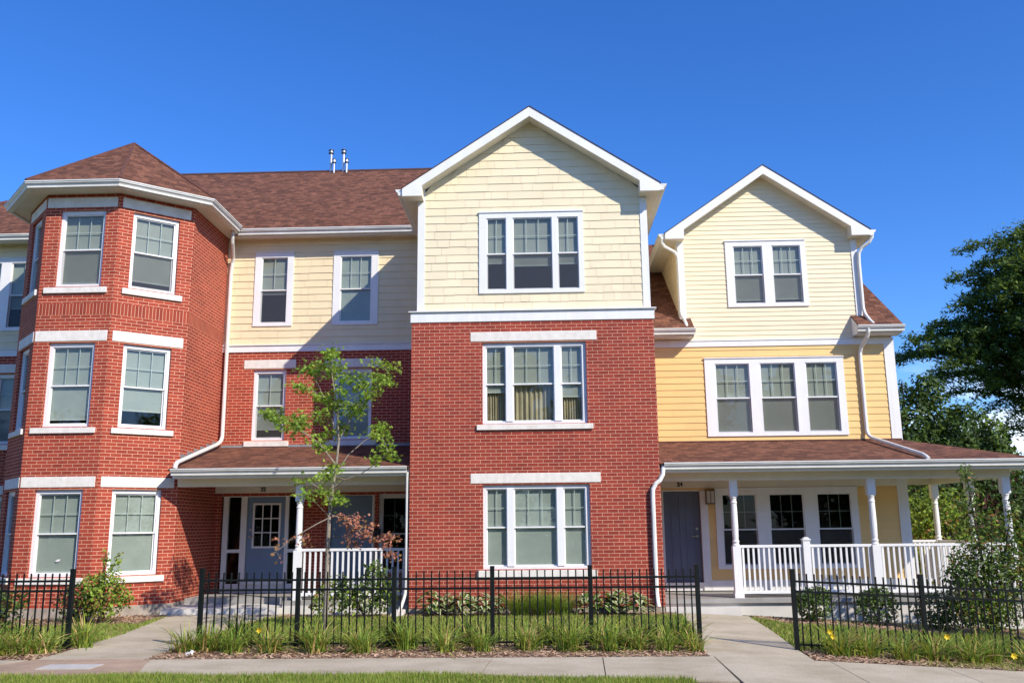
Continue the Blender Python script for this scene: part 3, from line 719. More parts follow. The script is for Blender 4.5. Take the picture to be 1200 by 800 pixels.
# gable roof
def gable_roof(parent, rx, rz, rs, xl, xr, yf, yb, wall_y, xwl, xwr, soff_z, boxl, boxr, ybl, ybr, board=.20):
    zl, zr = rz-rs*(rx-xl), rz-rs*(xr-rx); T = .018
    b = MB()
    roof_slab(b, [(xl-.02, yf-.012, zl-rs*.02+T), (rx, yf-.012, rz+T), (rx, yb, rz+T), (xl-.02, yb, zl-rs*.02+T)][::-1], T-.002)
    roof_slab(b, [(rx, yf-.012, rz+T), (xr+.02, yf-.012, zr-rs*.02+T), (xr+.02, yb, zr-rs*.02+T), (rx, yb, rz+T)][::-1], T-.002)
    r = b.build('gable_roof', 'roof', parent)
    # rake boards with the returns at the foot
    b = MB(); t = .03
    def fr(pts): b.prism([(x, yf, z) for x, z in pts], (0, t, 0))
    zi = lambda x: rz-rs*abs(x-rx)
    fr([(xl, zl), (xl, soff_z), (boxl, soff_z), (boxl, zi(boxl)-board), (rx, rz-board), (rx, rz)])
    fr([(rx, rz), (rx, rz-board), (boxr, zi(boxr)-board), (boxr, soff_z), (xr, soff_z), (xr, zr)])
    b.build('rake_board', 'white', r)
    # sloping rake soffit and level eave soffit
    b = MB(); dz = board-.02
    b.poly([(boxl-.1, yf+t, zi(boxl-.1)-dz), (rx, yf+t, rz-dz), (rx, wall_y, rz-dz), (boxl-.1, wall_y, zi(boxl-.1)-dz)])
    b.poly([(rx, yf+t, rz-dz), (boxr+.1, yf+t, zi(boxr+.1)-dz), (boxr+.1, wall_y, zi(boxr+.1)-dz), (rx, wall_y, rz-dz)])
    b.poly([(boxl, yf+t, soff_z), (boxl, wall_y+.02, soff_z), (boxl, wall_y+.02, zi(boxl)-dz), (boxl, yf+t, zi(boxl)-dz)]); b.poly([(boxr, yf+t, soff_z), (boxr, wall_y+.02, soff_z), (boxr, wall_y+.02, zi(boxr)-dz), (boxr, yf+t, zi(boxr)-dz)])
    b.build('rake_soffit', 'soffit_y', r)
    b = MB(); b.poly([(xl, yf+t, soff_z+.003), (xwl+.02, yf+t, soff_z+.003), (xwl+.02, ybl, soff_z+.003), (xl, ybl, soff_z+.003)])
    if boxl > xwl: b.poly([(xwl+.02, yf+t, soff_z+.003), (boxl, yf+t, soff_z+.003), (boxl, wall_y+.02, soff_z+.003), (xwl+.02, wall_y+.02, soff_z+.003)])
    b.build('eave_soffit', 'soffit_y', r)
    b = MB(); b.poly([(xwr-.02, yf+t, soff_z+.003), (xr, yf+t, soff_z+.003), (xr, ybr, soff_z+.003), (xwr-.02, ybr, soff_z+.003)])
    if boxr < xwr: b.poly([(boxr, yf+t, soff_z+.003), (xwr-.02, yf+t, soff_z+.003), (xwr-.02, wall_y+.02, soff_z+.003), (boxr, wall_y+.02, soff_z+.003)])
    b.build('eave_soffit', 'soffit_y', r)
    b = MB(); b.box(xl, xl+.02, yf+t, ybl, soff_z-.0, zl-.005); b.build('eave_fascia', 'white', r)
    b = MB(); b.box(xr-.02, xr, yf+t, ybr, soff_z, zr-.005); b.build('eave_fascia', 'white', r)
    gutter(r, [(xl, ybl), (xl, yf+.04)], zl-.005); gutter(r, [(xr, yf+.04), (xr, ybr)], zr-.005)
    return r
gable_roof(B, RX, RZ, RS, -2.70, 2.38, 16.70, 22.1, 17.055, SL, SRt, 7.985, -2.31, 1.99, 19.28, 21.8)
downspout(B, [(2.44, 21.6, 8.05), (2.44, 21.6, 7.85), (2.25, 21.9, 7.6)])
downspout(B, [(2.25, 17.04, 2.66), (2.22, 16.97, 2.42), (2.03, 16.94, 2.28), (2.02, 16.94, 2.1), (2.02, 16.94, .30), (2.04, 16.88, .12)], .043)

# ------------------------------------------------------------------ TOWNHOUSE yellow with porch
C = thing('townhouse', 'yellow clapboard townhouse with pale gabled wall dormer and white railed wraparound porch', 'house', (4.9, 19.2, -.15), GROUP)
YR = 19.2; fc = FR((0, YR), (1, 0))
H2 = (3.55, 6.43, 3.43, 5.02); H1 = (3.62, 6.49, .70, 2.25); HD = (2.45, 3.38, .24, 2.28); H3 = (4.14, 5.81, 6.24, 7.65)
b = MB()
siding(b, fc, 2.18, 7.36, .44, 3.26, .142, [H1, HD], .012)
siding(b, fc, 2.18, 7.36, 3.26, 5.33, .142, [H2], .012)
fre = FR((7.55, YR), (0, 1)); siding(b, fre, 0.1, 8.8, .0, 5.6, .142, [], .012)
b.build('clapboard_siding', 'yellow', C)
b = MB()
DX, DZ, DS = 4.98, 9.36, .69; DL, DR = 3.05, 6.98
xl = lambda z: max(DL+.13, DX-(DZ-.17-z)/DS); xr = lambda z: min(DR-.13, DX+(DZ-.17-z)/DS)
siding(b, fc, xl, xr, 5.47, 9.18, .104, [H3], .011)
fdl = FR((DL, 22.2), (0, -1)); fdr = FR((DR, YR), (0, 1))
siding(b, fdl, 0, 2.94, 5.6, 7.75, .104, [], .011); siding(b, fdr, .06, 3.0, 5.6, 7.75, .104, [], .011)
siding(b, fc, 2.18, DL, 5.47, 5.6, .104, [], .011); siding(b, fc, DR, 7.5, 5.47, 5.6, .104, [], .011)
b.build('dormer_siding', 'cream_pale', C)
b = MB(); b.fbox(fc, DL, DL+.13, -.02, .026, 5.47, 7.92); b.fbox(fdl, 2.87, 3.001, 0, .02, 5.6, 7.7); b.build('corner_board', 'white', C)
b = MB(); b.fbox(fc, DR-.13, DR, -.02, .026, 5.47, 7.92); b.build('corner_board', 'white', C)
b = MB(); b.fbox(fc, 7.36, 7.575, -.02, .026, .44, 5.33); b.fbox(fre, -.001, .12, 0, .026, .44, 5.33); b.build('corner_board', 'white', C)
b = MB(); b.fbox(fc, 2.18, 7.575, -.05, .03, 5.33, 5.455); b.fbox(fc, 2.18, 7.575, -.05, .045, 5.455, 5.47); b.build('belt_trim', 'white', C)
b = MB(); b.fbox(fc, 3.42, 7.575, -.05, .03, .24, .44); b.build('skirt_board', 'white', C)
b = MB(); b.poly([(7.55, 19.2, -.6), (7.55, 28, -.6), (7.55, 28, 5.6), (7.55, 19.2, 5.6)]); b.poly([(7.55, 28, -.6), (2.18, 28, -.6), (2.18, 28, 5.6), (7.55, 28, 5.6)])
b.poly([(7.5, 19.0, 5.6), (7.5, 28.2, 5.6), (7.5, 23.6, 9.0)]); b.build('rear_wall', 'yellow', C)
b = MB()
for z in (2.6, 5.35): b.poly([(2.2, 19.3, z), (7.5, 19.3, z), (7.5, 28, z), (2.2, 28, z)])
b.poly([(2.2, 22.8, -.3), (7.5, 22.8, -.3), (7.5, 22.8, 8), (2.2, 22.8, 8)]); b.poly([(2.19, 19.3, -.3), (2.19, 28, -.3), (2.19, 28, 5.6), (2.19, 19.3, 5.6)])
b.build('interior', 'interior', C)
window(C, fc, 4.10, 5.85, 6.20, 7.69, [(4.27, 4.91), (5.15, 5.80-.0)] if 0 else [(4.27, 4.91), (5.12, 5.74)], True, blinds=(.93, .92), bmat='blind_grey')
window(C, fc, 3.51, 6.47, 3.39, 5.06, [(3.73, 4.46), (4.69, 5.43), (5.66, 6.32)], True, blind=1., bmat='blind_grey')
window(C, fc, 3.58, 6.53, .66, 2.29, [(3.72, 4.43), (4.70, 5.41), (5.69, 6.39)], True, blind=0., glass='glass_dark')
door_unit(C, fc, 2.44, 3.40, (2.51, 3.27), [], .40, 2.25, 'navy')
b = MB(); b.fbox(fc, 3.27, 3.425, .0, .03, .24, 2.25); b.build('door_casing', 'white', C)
# wall lamp
b = MB(); b.fbox(fc, 3.38, 3.56, .018, .04, 1.99, 2.27); b.fbox(fc, 3.38, 3.56, .04, .15, 1.98, 2.0); b.fbox(fc, 3.38, 3.56, .04, .15, 2.25, 2.275)
for u in (3.38, 3.545): b.fbox(fc, u, u+.015, .135, .15, 2.0, 2.25)
b.fbox(fc, 3.463, 3.478, .138, .15, 2.0, 2.25)
wl = b.build('wall_lamp', 'bronze', C)
b = MB(); b.fbox(fc, 3.386, 3.554, .045, .146, 2.002, 2.248); b.build('lamp_glass', 'lamp_glass', wl)
b = MB(); b.lathe((3.47, YR-.09), [(.02, 2.0), (.02, 2.06), (.03, 2.1), (.03, 2.15), (.012, 2.19)], 10); b.build('bulb', 'rail_white', wl)
# main roof with eave pieces either side of the dormer
RE, RZE, RSL = 18.75, 5.66, .70; RY = 23.6; RZT = RZE+RSL*(RY-RE)
zy = lambda y: RZE+RSL*(y-RE)
b = MB()
roof_slab(b, [(2.18, RE, RZE), (3.27, RE, RZE), (3.27, YR-.01, zy(YR-.01)), (2.18, YR-.01, zy(YR-.01))])
roof_slab(b, [(6.72, RE, RZE), (7.66, RE, RZE), (7.66, YR-.01, zy(YR-.01)), (6.72, YR-.01, zy(YR-.01))])
roof_slab(b, [(2.18, YR-.01, zy(YR-.01)), (DL+.02, YR-.01, zy(YR-.01)), (DL+.02, RY, RZT), (2.18, RY, RZT)])
roof_slab(b, [(DR-.02, YR-.01, zy(YR-.01)), (7.66, YR-.01, zy(YR-.01)), (7.66, RY, RZT), (DR-.02, RY, RZT)])
roof_slab(b, [(7.66, 28.45, RZE), (2.18, 28.45, RZE), (2.18, RY, RZT), (7.66, RY, RZT)])
m2 = b.build('main_roof', 'roof', C)
for (a, c, ends) in ((2.19, 3.27, (3.25,)), (6.72, 7.66, (6.72, 7.64))):
    b = MB(); b.box(a, c, 18.86, 18.88, 5.50, 5.655)
    b.poly([(a, 18.87, 5.50), (c, 18.87, 5.50), (c, 19.2, 5.50), (a, 19.2, 5.50)])
    for x in ends: b.prism([(x, 18.87, 5.50), (x, 19.21, 5.50), (x, 19.21, zy(19.21)-.035), (x, 18.87, zy(18.87)-.035)], (.02, 0, 0))
    b.build('eave_box', 'white', C)
b = MB(); b.prism([(7.60, 18.9, 5.55), (7.60, RY, RZT-.15), (7.60, RY, RZT-.035), (7.60, 18.9, 5.655)], (.04, 0, 0)); b.build('rake_board', 'white', C)
gutter(C, [(2.19, 18.86), (3.29, 18.86)], 5.66); gutter(C, [(6.70, 18.86), (7.68, 18.86)], 5.66)
gable_roof(C, DX, DZ, DS, 2.76, 7.20, 18.90, 24.0, 19.195, DL, DR, 7.70, 3.17, 6.80, 21.6, 21.6)
downspout(C, [(2.69, 18.98, 7.72), (2.70, 19.0, 7.58), (3.03, 19.10, 7.42), (3.05, 19.12, 7.2), (3.05, 19.12, 6.05), (3.12, 18.98, 5.85), (3.13, 18.85, 5.68)], .036)
downspout(C, [(7.27, 18.98, 7.75), (7.25, 19.0, 7.60), (7.0, 19.11, 7.42), (6.98, 19.12, 7.2), (6.98, 19.12, 6.05), (7.02, 19.0, 5.86), (7.07, 18.84, 5.70)], .036)
downspout(C, [(6.92, 18.78, 5.60), (6.92, 18.80, 5.46), (6.84, 19.13, 5.22), (6.83, 19.14, 5.05), (6.83, 19.14, 3.42), (6.86, 19.02, 3.31), (7.14, 17.12, 2.80), (7.16, 17.02, 2.72)], .040)
# wraparound porch
XE, YE2 = 9.27, 16.98; PZ = 2.70; PW = 3.27
b = MB()
roof_slab(b, [(2.19, YE2, PZ), (XE, YE2, PZ), (7.56, YR-.01, PW), (2.19, YR-.01, PW)])
roof_slab(b, [(XE, YE2, PZ), (XE, 21.2, PZ), (7.56, 21.2, PW), (7.56, YR-.01, PW)])
p2 = b.build('porch_roof', 'roof', C)
b = MB(); b.fbox(fc, 2.19, 7.56, .012, .03, PW-.01, PW+.03); b.build('wall_flashing', 'hip', p2)
gutter(C, [(2.26, 17.085), (9.17, 17.085), (9.17, 21.2)], 2.71)
b = MB(); b.sweep([(2.24, 17.115), (9.14, 17.115), (9.14, 21.1)], [(-.0, -.155), (.03, -.155), (.03, 0), (0, 0)], 2.69); b.build('porch_fascia', 'white', C)
b = MB(); b.sweep([(2.2, 17.55), (8.75, 17.55), (8.75, 20.7), (7.56, 20.7)], [(-.09, -.16), (.09, -.16), (.09, 0), (-.09, 0)], 2.55); b.build('porch_beam', 'trim_warm', C)
b = MB(); b.poly([(2.19, 17.115, 2.54), (9.14, 17.115, 2.54), (9.14, 19.2, 2.54), (2.19, 19.2, 2.54)]); b.poly([(7.55, 19.2, 2.54), (9.14, 19.2, 2.54), (9.14, 21.1, 2.54), (7.55, 21.1, 2.54)])
b.build('porch_ceiling', 'soffit', C)
b = MB(); b.fbox(fc, 2.19, 7.36, .013, .036, 2.32, 2.535); b.build('frieze_board', 'trim_warm', C)
b = MB(); b.box(2.2, 8.95, 17.36, 19.2, .14, .22); b.box(7.55, 8.95, 19.2, 20.9, .14, .219); b.build('porch_floor', 'deck', C)
b = MB(); b.box(2.2, 8.90, 17.42, 17.55, -.6, .139); b.box(8.76, 8.9, 17.55, 20.85, -.6, .139); b.box(2.2, 3.58, 17.12, 17.42, -.6, .08); b.build('porch_skirt', 'concrete_white', C)
ZD = .22
for (x, y) in ((3.625, 17.55), (6.23, 17.55), (8.75, 17.55), (8.75, 19.0), (8.75, 20.7)): porch_column(C, x, y, ZD, 2.39)
b = MB(); b.box(4.87, 5.0, 17.485, 17.615, ZD, 1.26); b.box(4.855, 5.015, 17.47, 17.63, 1.26, 1.285); b.lathe((4.935, 17.55), [(.07, 1.285), (.05, 1.31), (.0, 1.32)], 8)
b.build('newel_post', 'vinyl', C)
railing(C, (3.70, 17.55), (4.87, 17.55), ZD, 1.18, 12); railing(C, (5.0, 17.55), (6.155, 17.55), ZD, 1.18, 11)
railing(C, (6.305, 17.55), (8.675, 17.55), ZD, 1.18, 23); railing(C, (8.75, 17.625), (8.75, 18.925), ZD, 1.18, 13)
railing(C, (8.75, 19.075), (8.75, 20.625), ZD, 1.18, 16); railing(C, (7.58, 20.7), (8.675, 20.7), ZD, 1.18, 11)
digits(C, '24', 2.86, 19.155, 2.355, .085)

# ------------------------------------------------------------------ ground
SLP = .055
def gz(x): return -SLP*min(max(0., x-2.2), 9.)
def clip(poly, x, keep_less):
    out = []
    for i in range(len(poly)):
        a, c = poly[i], poly[(i+1) % len(poly)]
        ia = (a[0] <= x) == keep_less or a[0] == x; ic = (c[0] <= x) == keep_less or c[0] == x
        if ia: out.append(a)
        if ia != ic:
            t = (x-a[0])/(c[0]-a[0]); out.append((x, a[1]+t*(c[1]-a[1])))
    return out
def sheet(mb, poly, off, mi=0, side=0.):
    for part in (clip(poly, 2.2, True), clip(clip(poly, 2.2, False), 11.2, True), clip(poly, 11.2, False)):
        if len(part) < 3: continue
        ar = sum(part[i][0]*part[(i+1) % len(part)][1]-part[(i+1) % len(part)][0]*part[i][1] for i in range(len(part)))
        if abs(ar) < 1e-5: continue
        if ar < 0: part = part[::-1]
        pts = [(x, y, gz(x)+off) for x, y in part]
        mb.poly(pts, [(x, y) for x, y in part], mi)
        if side:
            for i in range(len(pts)):
                a, c = pts[i], pts[(i+1) % len(pts)]
                mb.poly([(a[0], a[1], a[2]-side), (c[0], c[1], c[2]-side), c, a], None, mi)
def ground_obj(name, polys, off, mat, side=0., kind='structure', cat=None):
    mb = MB()
    for p in polys: sheet(mb, p, off, 0, side)
    o = mb.build(name, mat); o['kind'] = kind; return o
ground_obj('ground', [[(-400, -200), (400, -200), (400, 700), (-400, 700)]], -.012, 'ground')
WL = [(-6.35, 11.5), (-6.38, 12.6), (-6.5, 14.2), (-7.0, 17.2), (-4.85, 17.2), (-5.15, 15.6), (-5.02, 13.4), (-4.95, 11.5)]
WR = [(1.97, 11.45), (2.02, 12.6), (2.25, 14.2), (2.45, 17.0), (3.66, 17.0), (3.5, 14.6), (3.3, 12.6), (3.22, 11.45)]
ground_obj('lawn', [[(-14, 11.4), (-6.2, 11.4), (-6.2, 17.5), (-14, 17.5)], [(-5.3, 11.4), (2.6, 11.4), (2.6, 17.1), (-5.3, 17.1)], [(3.0, 11.4), (14, 11.4), (14, 18), (3.0, 18)]], 0., 'soil')
ground_obj('grass_verge', [[(-14, 8.75), (1.55, 8.75), (1.55, 9.80), (-1, 10.26), (-14, 10.26)]], .004, 'soil')
mul = [[(-14, 11.47), (-6.34, 11.47), (-6.36, 12.75), (-14, 12.75)], [(-4.97, 11.47), (1.98, 11.47), (2.03, 12.85), (-5.0, 12.85)],
       [(3.24, 11.47), (14, 11.47), (14, 12.5), (3.34, 12.5)], [(4.1, 15.9), (9.8, 15.4), (9.8, 17.1), (3.7, 17.1)], [(-4.8, 16.3), (2.2, 16.3), (2.4, 17.0), (-4.8, 17.1)], [(-9.8, 15.4), (-6.9, 15.6), (-7.05, 17.2), (-9.8, 17)]]
ground_obj('mulch_bed', mul, .006, 'mulch')
ground_obj('walkway', [WL, ], .022, 'concrete', .05); ground_obj('walkway', [WR], .022, 'concrete', .05)
# pavement in slabs with open joints over a dirt bed
ground_obj('pavement_bed', [[(-14, 10.18), (-1, 10.18), (1.6, 9.7), (1.9, 8.7), (14, 8.7), (14, 11.46), (-14, 11.46)]], .004, 'joint')
b = MB()
def fronty(x): return 10.22 if x < -1 else 10.22-.1846*(x+1)
xs = [-14.1+1.34*k for k in range(6)]
g = .006
for x0, x1 in ((-14.1, -12.76), (-12.76, -11.42), (-11.42, -10.08), (-10.08, -8.74), (-8.74, -7.4), (-4.52, -3.40), (-3.40, -2.06), (-2.06, -.72), (-.72, .62), (.62, 1.96)):
    e0, e1 = x0+g, x1-g
    sheet(b, [(e0, fronty(e0)), (e1, fronty(e1)), (e1+.06, 11.44), (e0+(.06 if x0 > -4 else -.37), 11.44)] if x0 > -5 else [(e0, 10.22), (e1, 10.22), (e1, 11.44), (e0, 11.44)], .022, 0, .05)
sheet(b, [(-7.4+g, 10.22), (-6.99, 10.22), (-6.42, 11.44), (-7.4+g, 11.44)], .022, 0, .05)
for x0, x1, yf in ((1.96, 3.30, 8.75), (3.30, 4.64, 8.75), (4.64, 5.98, 8.75), (5.98, 7.32, 8.75), (7.32, 8.66, 8.75), (8.66, 12, 8.75)):
    sheet(b, [(x0+g, yf), (x1-g, yf), (x1-g+.1, 11.44), (x0+g+.1 if x0 > 2 else x0+g+.06, 11.44)], .022, 0, .05)
pv = b.build('pavement', 'concrete'); pv['kind'] = 'structure'
ground_obj('paver_ramp', [[(-7.05, 10.18), (-4.48, 10.18), (-4.95, 11.6), (-6.33, 11.6)]], .018, 'paver')
tag(ground_obj('access_cover', [[(-5.92, 10.72), (-5.28, 10.72), (-5.28, 11.06), (-5.92, 11.06)]], .027, 'cover', .02, 'thing'), 'pale square concrete access cover set in the tan pavers', 'access cover')
ground_obj('street', [[(-400, 1.0), (400, 1.0), (400, 8.35), (-400, 8.35)]], -.006, 'asphalt')
b = MB()
sheet(b, [(-60, 8.5), (60, 8.5), (60, 8.72), (-60, 8.72)], .02, 0, .16); kb = b.build('kerb', 'kerb'); kb['kind'] = 'structure'

# ------------------------------------------------------------------ grass, chips (stuff)
def tri_mesh(name, V, mats, mi, F):
    """V (n,k,3) polygons with k corners each"""
    n, k, _ = V.shape
    me = bpy.data.meshes.new(name)
    me.vertices.add(n*k); me.vertices.foreach_set('co', V.reshape(-1).astype(np.float32))
    me.loops.add(n*k); me.loops.foreach_set('vertex_index', np.arange(n*k, dtype=np.int32))
    me.polygons.add(n); me.polygons.foreach_set('loop_start', np.arange(0, n*k, k, dtype=np.int32))
    me.polygons.foreach_set('loop_total', np.full(n, k, np.int32))
    for m in mats: me.materials.append(M[m])
    me.polygons.foreach_set('material_index', np.asarray(mi, np.int32))
    me.update(calc_edges=True); me.validate()
    return me
def link(name, me, parent=None, loc=None):
    o = bpy.data.objects.new(name, me); COL.objects.link(o)
    if parent: o.parent = parent; ORIG[o.name] = ORIG[parent.name]
    if loc is not None: o.location = loc
    return o
def in_poly(x, y, poly):
    ins = np.zeros(len(x), bool); n = len(poly)
    for i in range(n):
        x0, y0 = poly[i]; x1, y1 = poly[(i+1) % n]
        c = ((y0 > y) != (y1 > y)) & (x < (x1-x0)*(y-y0)/(y1-y0+1e-12)+x0); ins ^= c
    return ins
gzv = lambda x: -SLP*np.clip(x-2.2, 0, 9.)
def blades(polys, dens, h, excl=(), w=.006, dry=.06):
    out = []
    for p in polys:
        xs = [q[0] for q in p]; ys = [q[1] for q in p]; ar = (max(xs)-min(xs))*(max(ys)-min(ys))
        n = int(ar*dens); x = rng.uniform(min(xs), max(xs), n); y = rng.uniform(min(ys), max(ys), n)
        ok = in_poly(x, y, p)
        for e_ in excl: ok &= ~in_poly(x, y, e_)
        x, y = x[ok], y[ok]; n = len(x)
        # patchy height and colour
        pat = .5+.5*np.sin(x*2.1+1.3*np.sin(y*1.7))*np.cos(y*2.6+.8*np.sin(x*1.9))
        hh = h*rng.uniform(.5, 1.25, n)*(.6+.6*pat); a = rng.uniform(0, 2*np.pi, n); ln = rng.uniform(.1, .7, n)*hh; la = rng.uniform(0, 2*np.pi, n)
        ww = w*rng.uniform(.7, 1.4, n)
        base = np.stack([x, y, gzv(x)], 1); dx = np.stack([np.cos(a)*ww, np.sin(a)*ww, np.zeros(n)], 1)
        tip = base+np.stack([np.cos(la)*ln, np.sin(la)*ln, hh], 1)
        V = np.stack([base-dx, base+dx, tip], 1); r = rng.uniform(0, 1, n)
        mi = np.where(r < dry*(2-pat*1.2), 2, np.where(r < .35+.3*pat, 1, 0)); out.append((V, mi))
    return np.concatenate([o_[0] for o_ in out]), np.concatenate([o_[1] for o_ in out])
lawnp = [[(-13.5, 12.5), (-6.35, 12.5), (-6.45, 14.2), (-6.95, 17.0), (-9.8, 17.0), (-13.5, 19.4)], [(-5.0, 12.6), (2.02, 12.6), (2.3, 14.5), (2.4, 16.5), (-5.0, 16.5)], [(3.32, 12.3), (13.5, 12.3), (13.5, 15.4), (4.4, 16.0), (3.62, 16.6), (3.5, 14.6)]]
V1, m1 = blades(lawnp, 1700, .062, [mul[3], mul[5]], .008, .16)
V2, m2_ = blades([[(-13, 9.3), (1.5, 9.3), (1.5, 9.76), (-1, 10.20), (-13, 10.20)]], 5200, .068, [], .005, .07)
V3, m3 = blades([[(-9.5, 10.16), (1.5, 9.72), (1.5, 9.80), (-1, 10.27), (-9.5, 10.27)], [(4.5, 11.5), (7.5, 11.5), (7.5, 12.0), (4.5, 12.0)]], 1800, .07, [], .005, .1)
V = np.concatenate([V1, V2, V3]); mi = np.concatenate([m1, m2_, m3])
go = link('grass', tri_mesh('grass', V, ['grass_a', 'grass_b', 'grass_c'], mi, None)); tag(go, 'short green lawn grass behind the iron fence and along the verge', 'grass', kind='stuff')
# bark chips
ch = []
for p in mul:
    xs = [q[0] for q in p]; ys = [q[1] for q in p]; n = int((max(xs)-min(xs))*(max(ys)-min(ys))*900)
    x = rng.uniform(max(min(xs), -9.5), min(max(xs), 9.5), n); y = rng.uniform(min(ys), max(ys), n); ok = in_poly(x, y, p); x, y = x[ok], y[ok]; n = len(x)
    a = rng.uniform(0, np.pi, n); l = rng.uniform(.01, .04, n); w = rng.uniform(.004, .012, n); t = rng.uniform(-.35, .35, n)
    c = np.stack([x, y, gzv(x)+.014+rng.uniform(0, .02, n)], 1); d = np.stack([np.cos(a)*l, np.sin(a)*l, t*l], 1); e_ = np.stack([-np.sin(a)*w, np.cos(a)*w, rng.uniform(-.3, .3, n)*w], 1)
    ch.append(np.stack([c-d-e_, c+d-e_, c+d+e_, c-d+e_], 1))
V = np.concatenate(ch); mo = link('mulch_chips', tri_mesh('mulch_chips', V, ['chip_a', 'chip_b', 'chip_c'], rng.choice(3, len(V), p=[.5, .3, .2]), None))
tag(mo, 'loose shredded bark chips over the planting beds', 'mulch', kind='stuff')

# ------------------------------------------------------------------ fences
def fence(label, x0, xs, zt0, first_post=True, last_post=True, n_per=None, step=.1, y=12.4, drop=0.):
    root = thing('iron_fence', label, 'fence', (xs[0], y, gz(xs[0])), 'black iron fence runs along the pavement')
    for i, x in enumerate(xs):
        if (i == 0 and not first_post) or (i == len(xs)-1 and not last_post): continue
        b = MB(); zt = zt0+gz(x)*.9; b.box(x-.029, x+.029, y-.029, y+.029, gz(x)-.2, zt+.03); b.box(x-.033, x+.033, y-.033, y+.033, zt+.03, zt+.042)
        b.build('post', 'black_iron', root, bevel=.004)
    for i in range(len(xs)-1):
        a, c = xs[i]+.035, xs[i+1]-.035; g0, g1 = gz(xs[i])*.9, gz(xs[i+1])*.9
        for (za, zb) in ((zt0-.132, zt0-.104), (zt0-.260, zt0-.232), (.07, .095)):
            b = MB(); b.hexa([(a, y-.013, za+g0), (c, y-.013, za+g1), (c, y+.013, za+g1), (a, y+.013, za+g0), (a, y-.013, zb+g0), (c, y-.013, zb+g1), (c, y+.013, zb+g1), (a, y+.013, zb+g0)])
            b.build('rail', 'black_iron', root)
        n = int(round((c-a)/step))
        for k in range(n-0):
            u = (k+.5)/n; x = a+(c-a)*u; gg = g0+(g1-g0)*u
            q = MB(); q.box(x-.0085, x+.0085, y-.0085, y+.0085, .03+gg, zt0-.015+gg); q.build('picket', 'black_iron', root)
    return root
fence('black iron picket fence below the bay tower, ending beside the barberry bush', 0, [-9.74, -8.09, -6.44], 1.03, False)
fence('long black iron picket fence run in front of the crimson brick gabled house', 0, [-4.65, -3.33, -2.03, -.71, .60, 2.02], 1.02)
fence('black iron picket fence run in front of the yellow house porch and big shrub', 0, [3.28, 4.95, 6.62, 8.29], 1.00, True, True)

# ------------------------------------------------------------------ foliage helpers
def leaf_quads(C_, n_dir, size, asp=.5, seed_rot=True):
    """rectangle-ish diamond leaves at centres C_ with normals roughly n_dir"""
    n = len(C_); nd = n_dir/np.linalg.norm(n_dir, axis=1, keepdims=True)
    r = rng.normal(size=(n, 3)); t = np.cross(nd, r); t /= np.linalg.norm(t, axis=1, keepdims=True)+1e-9; s = np.cross(nd, t)
    sz = size*rng.uniform(.6, 1.3, n)[:, None]; w = sz*asp
    return np.stack([C_-t*sz, C_+s*w-t*sz*.1, C_+t*sz, C_-s*w-t*sz*.1], 1)
def cloud(lobes, n, size, asp=.5, shell=.45, up=.4):
    vol = np.array([l[3]*l[4]*l[5] for l in lobes])**.75; ks = rng.choice(len(lobes), n, p=vol/vol.sum())
    L = np.array(lobes)[ks]; d = rng.normal(size=(n, 3)); d /= np.linalg.norm(d, axis=1, keepdims=True)
    r = rng.uniform(shell, 1.0, n)**.6; r *= 1+.18*np.sin(d[:, 0]*7+ks)*np.cos(d[:, 2]*6+ks*2)
    C_ = L[:, :3]+d*r[:, None]*L[:, 3:6]
    nd = d*.7+rng.normal(size=(n, 3))*.7+np.array([0, 0, up])
    return leaf_quads(C_, nd, size, asp)
def shrub(name, label, cat, loc, lobes, n, size, mats, probs, stems=5, asp=.5, shell=.3, group=None, stem_mat='bark_dark', fname='foliage', patch=0.):
    root = thing(name, label, cat, loc, group); lo = np.array(lobes, float)
    V = cloud(lo, n, size, asp, shell); V[:, :, 2] = np.maximum(V[:, :, 2], .01)
    if patch:
        c = V.mean(1); pv_ = np.sin(c[:, 0]*patch+2*np.sin(c[:, 2]*patch*.8))+np.cos(c[:, 1]*patch*1.2+c[:, 2]*patch); r = np.clip(rng.uniform(0, 1, n)+.22*pv_*.5, 0, .999)
    else: r = rng.uniform(0, 1, n)
    mi = np.searchsorted(np.cumsum(probs), r); mi = np.minimum(mi, len(mats)-1)
    link(fname, tri_mesh(fname, V, mats, mi, None), root)
    b = MB(); rr = random.Random(hash(label) % 1000 if False else len(label))
    for i in range(stems):
        l = lobes[rr.randrange(len(lobes))]; a = rr.uniform(0, 6.28)
        p0 = Vector((math.cos(a)*.05, math.sin(a)*.05, -.02)); p3 = Vector((l[0], l[1], l[2]+l[5]*.6)); pm = p0.lerp(p3, .5)+Vector((rr.uniform(-.05, .05), rr.uniform(-.05, .05), .08))
        th = .008+.006*p3.z
        b.tube([p0+Vector(loc), pm+Vector(loc), p3+Vector(loc)], [th, th*.7, th*.3], 5)
    if stems: b.build('stem', stem_mat, root)
    return root
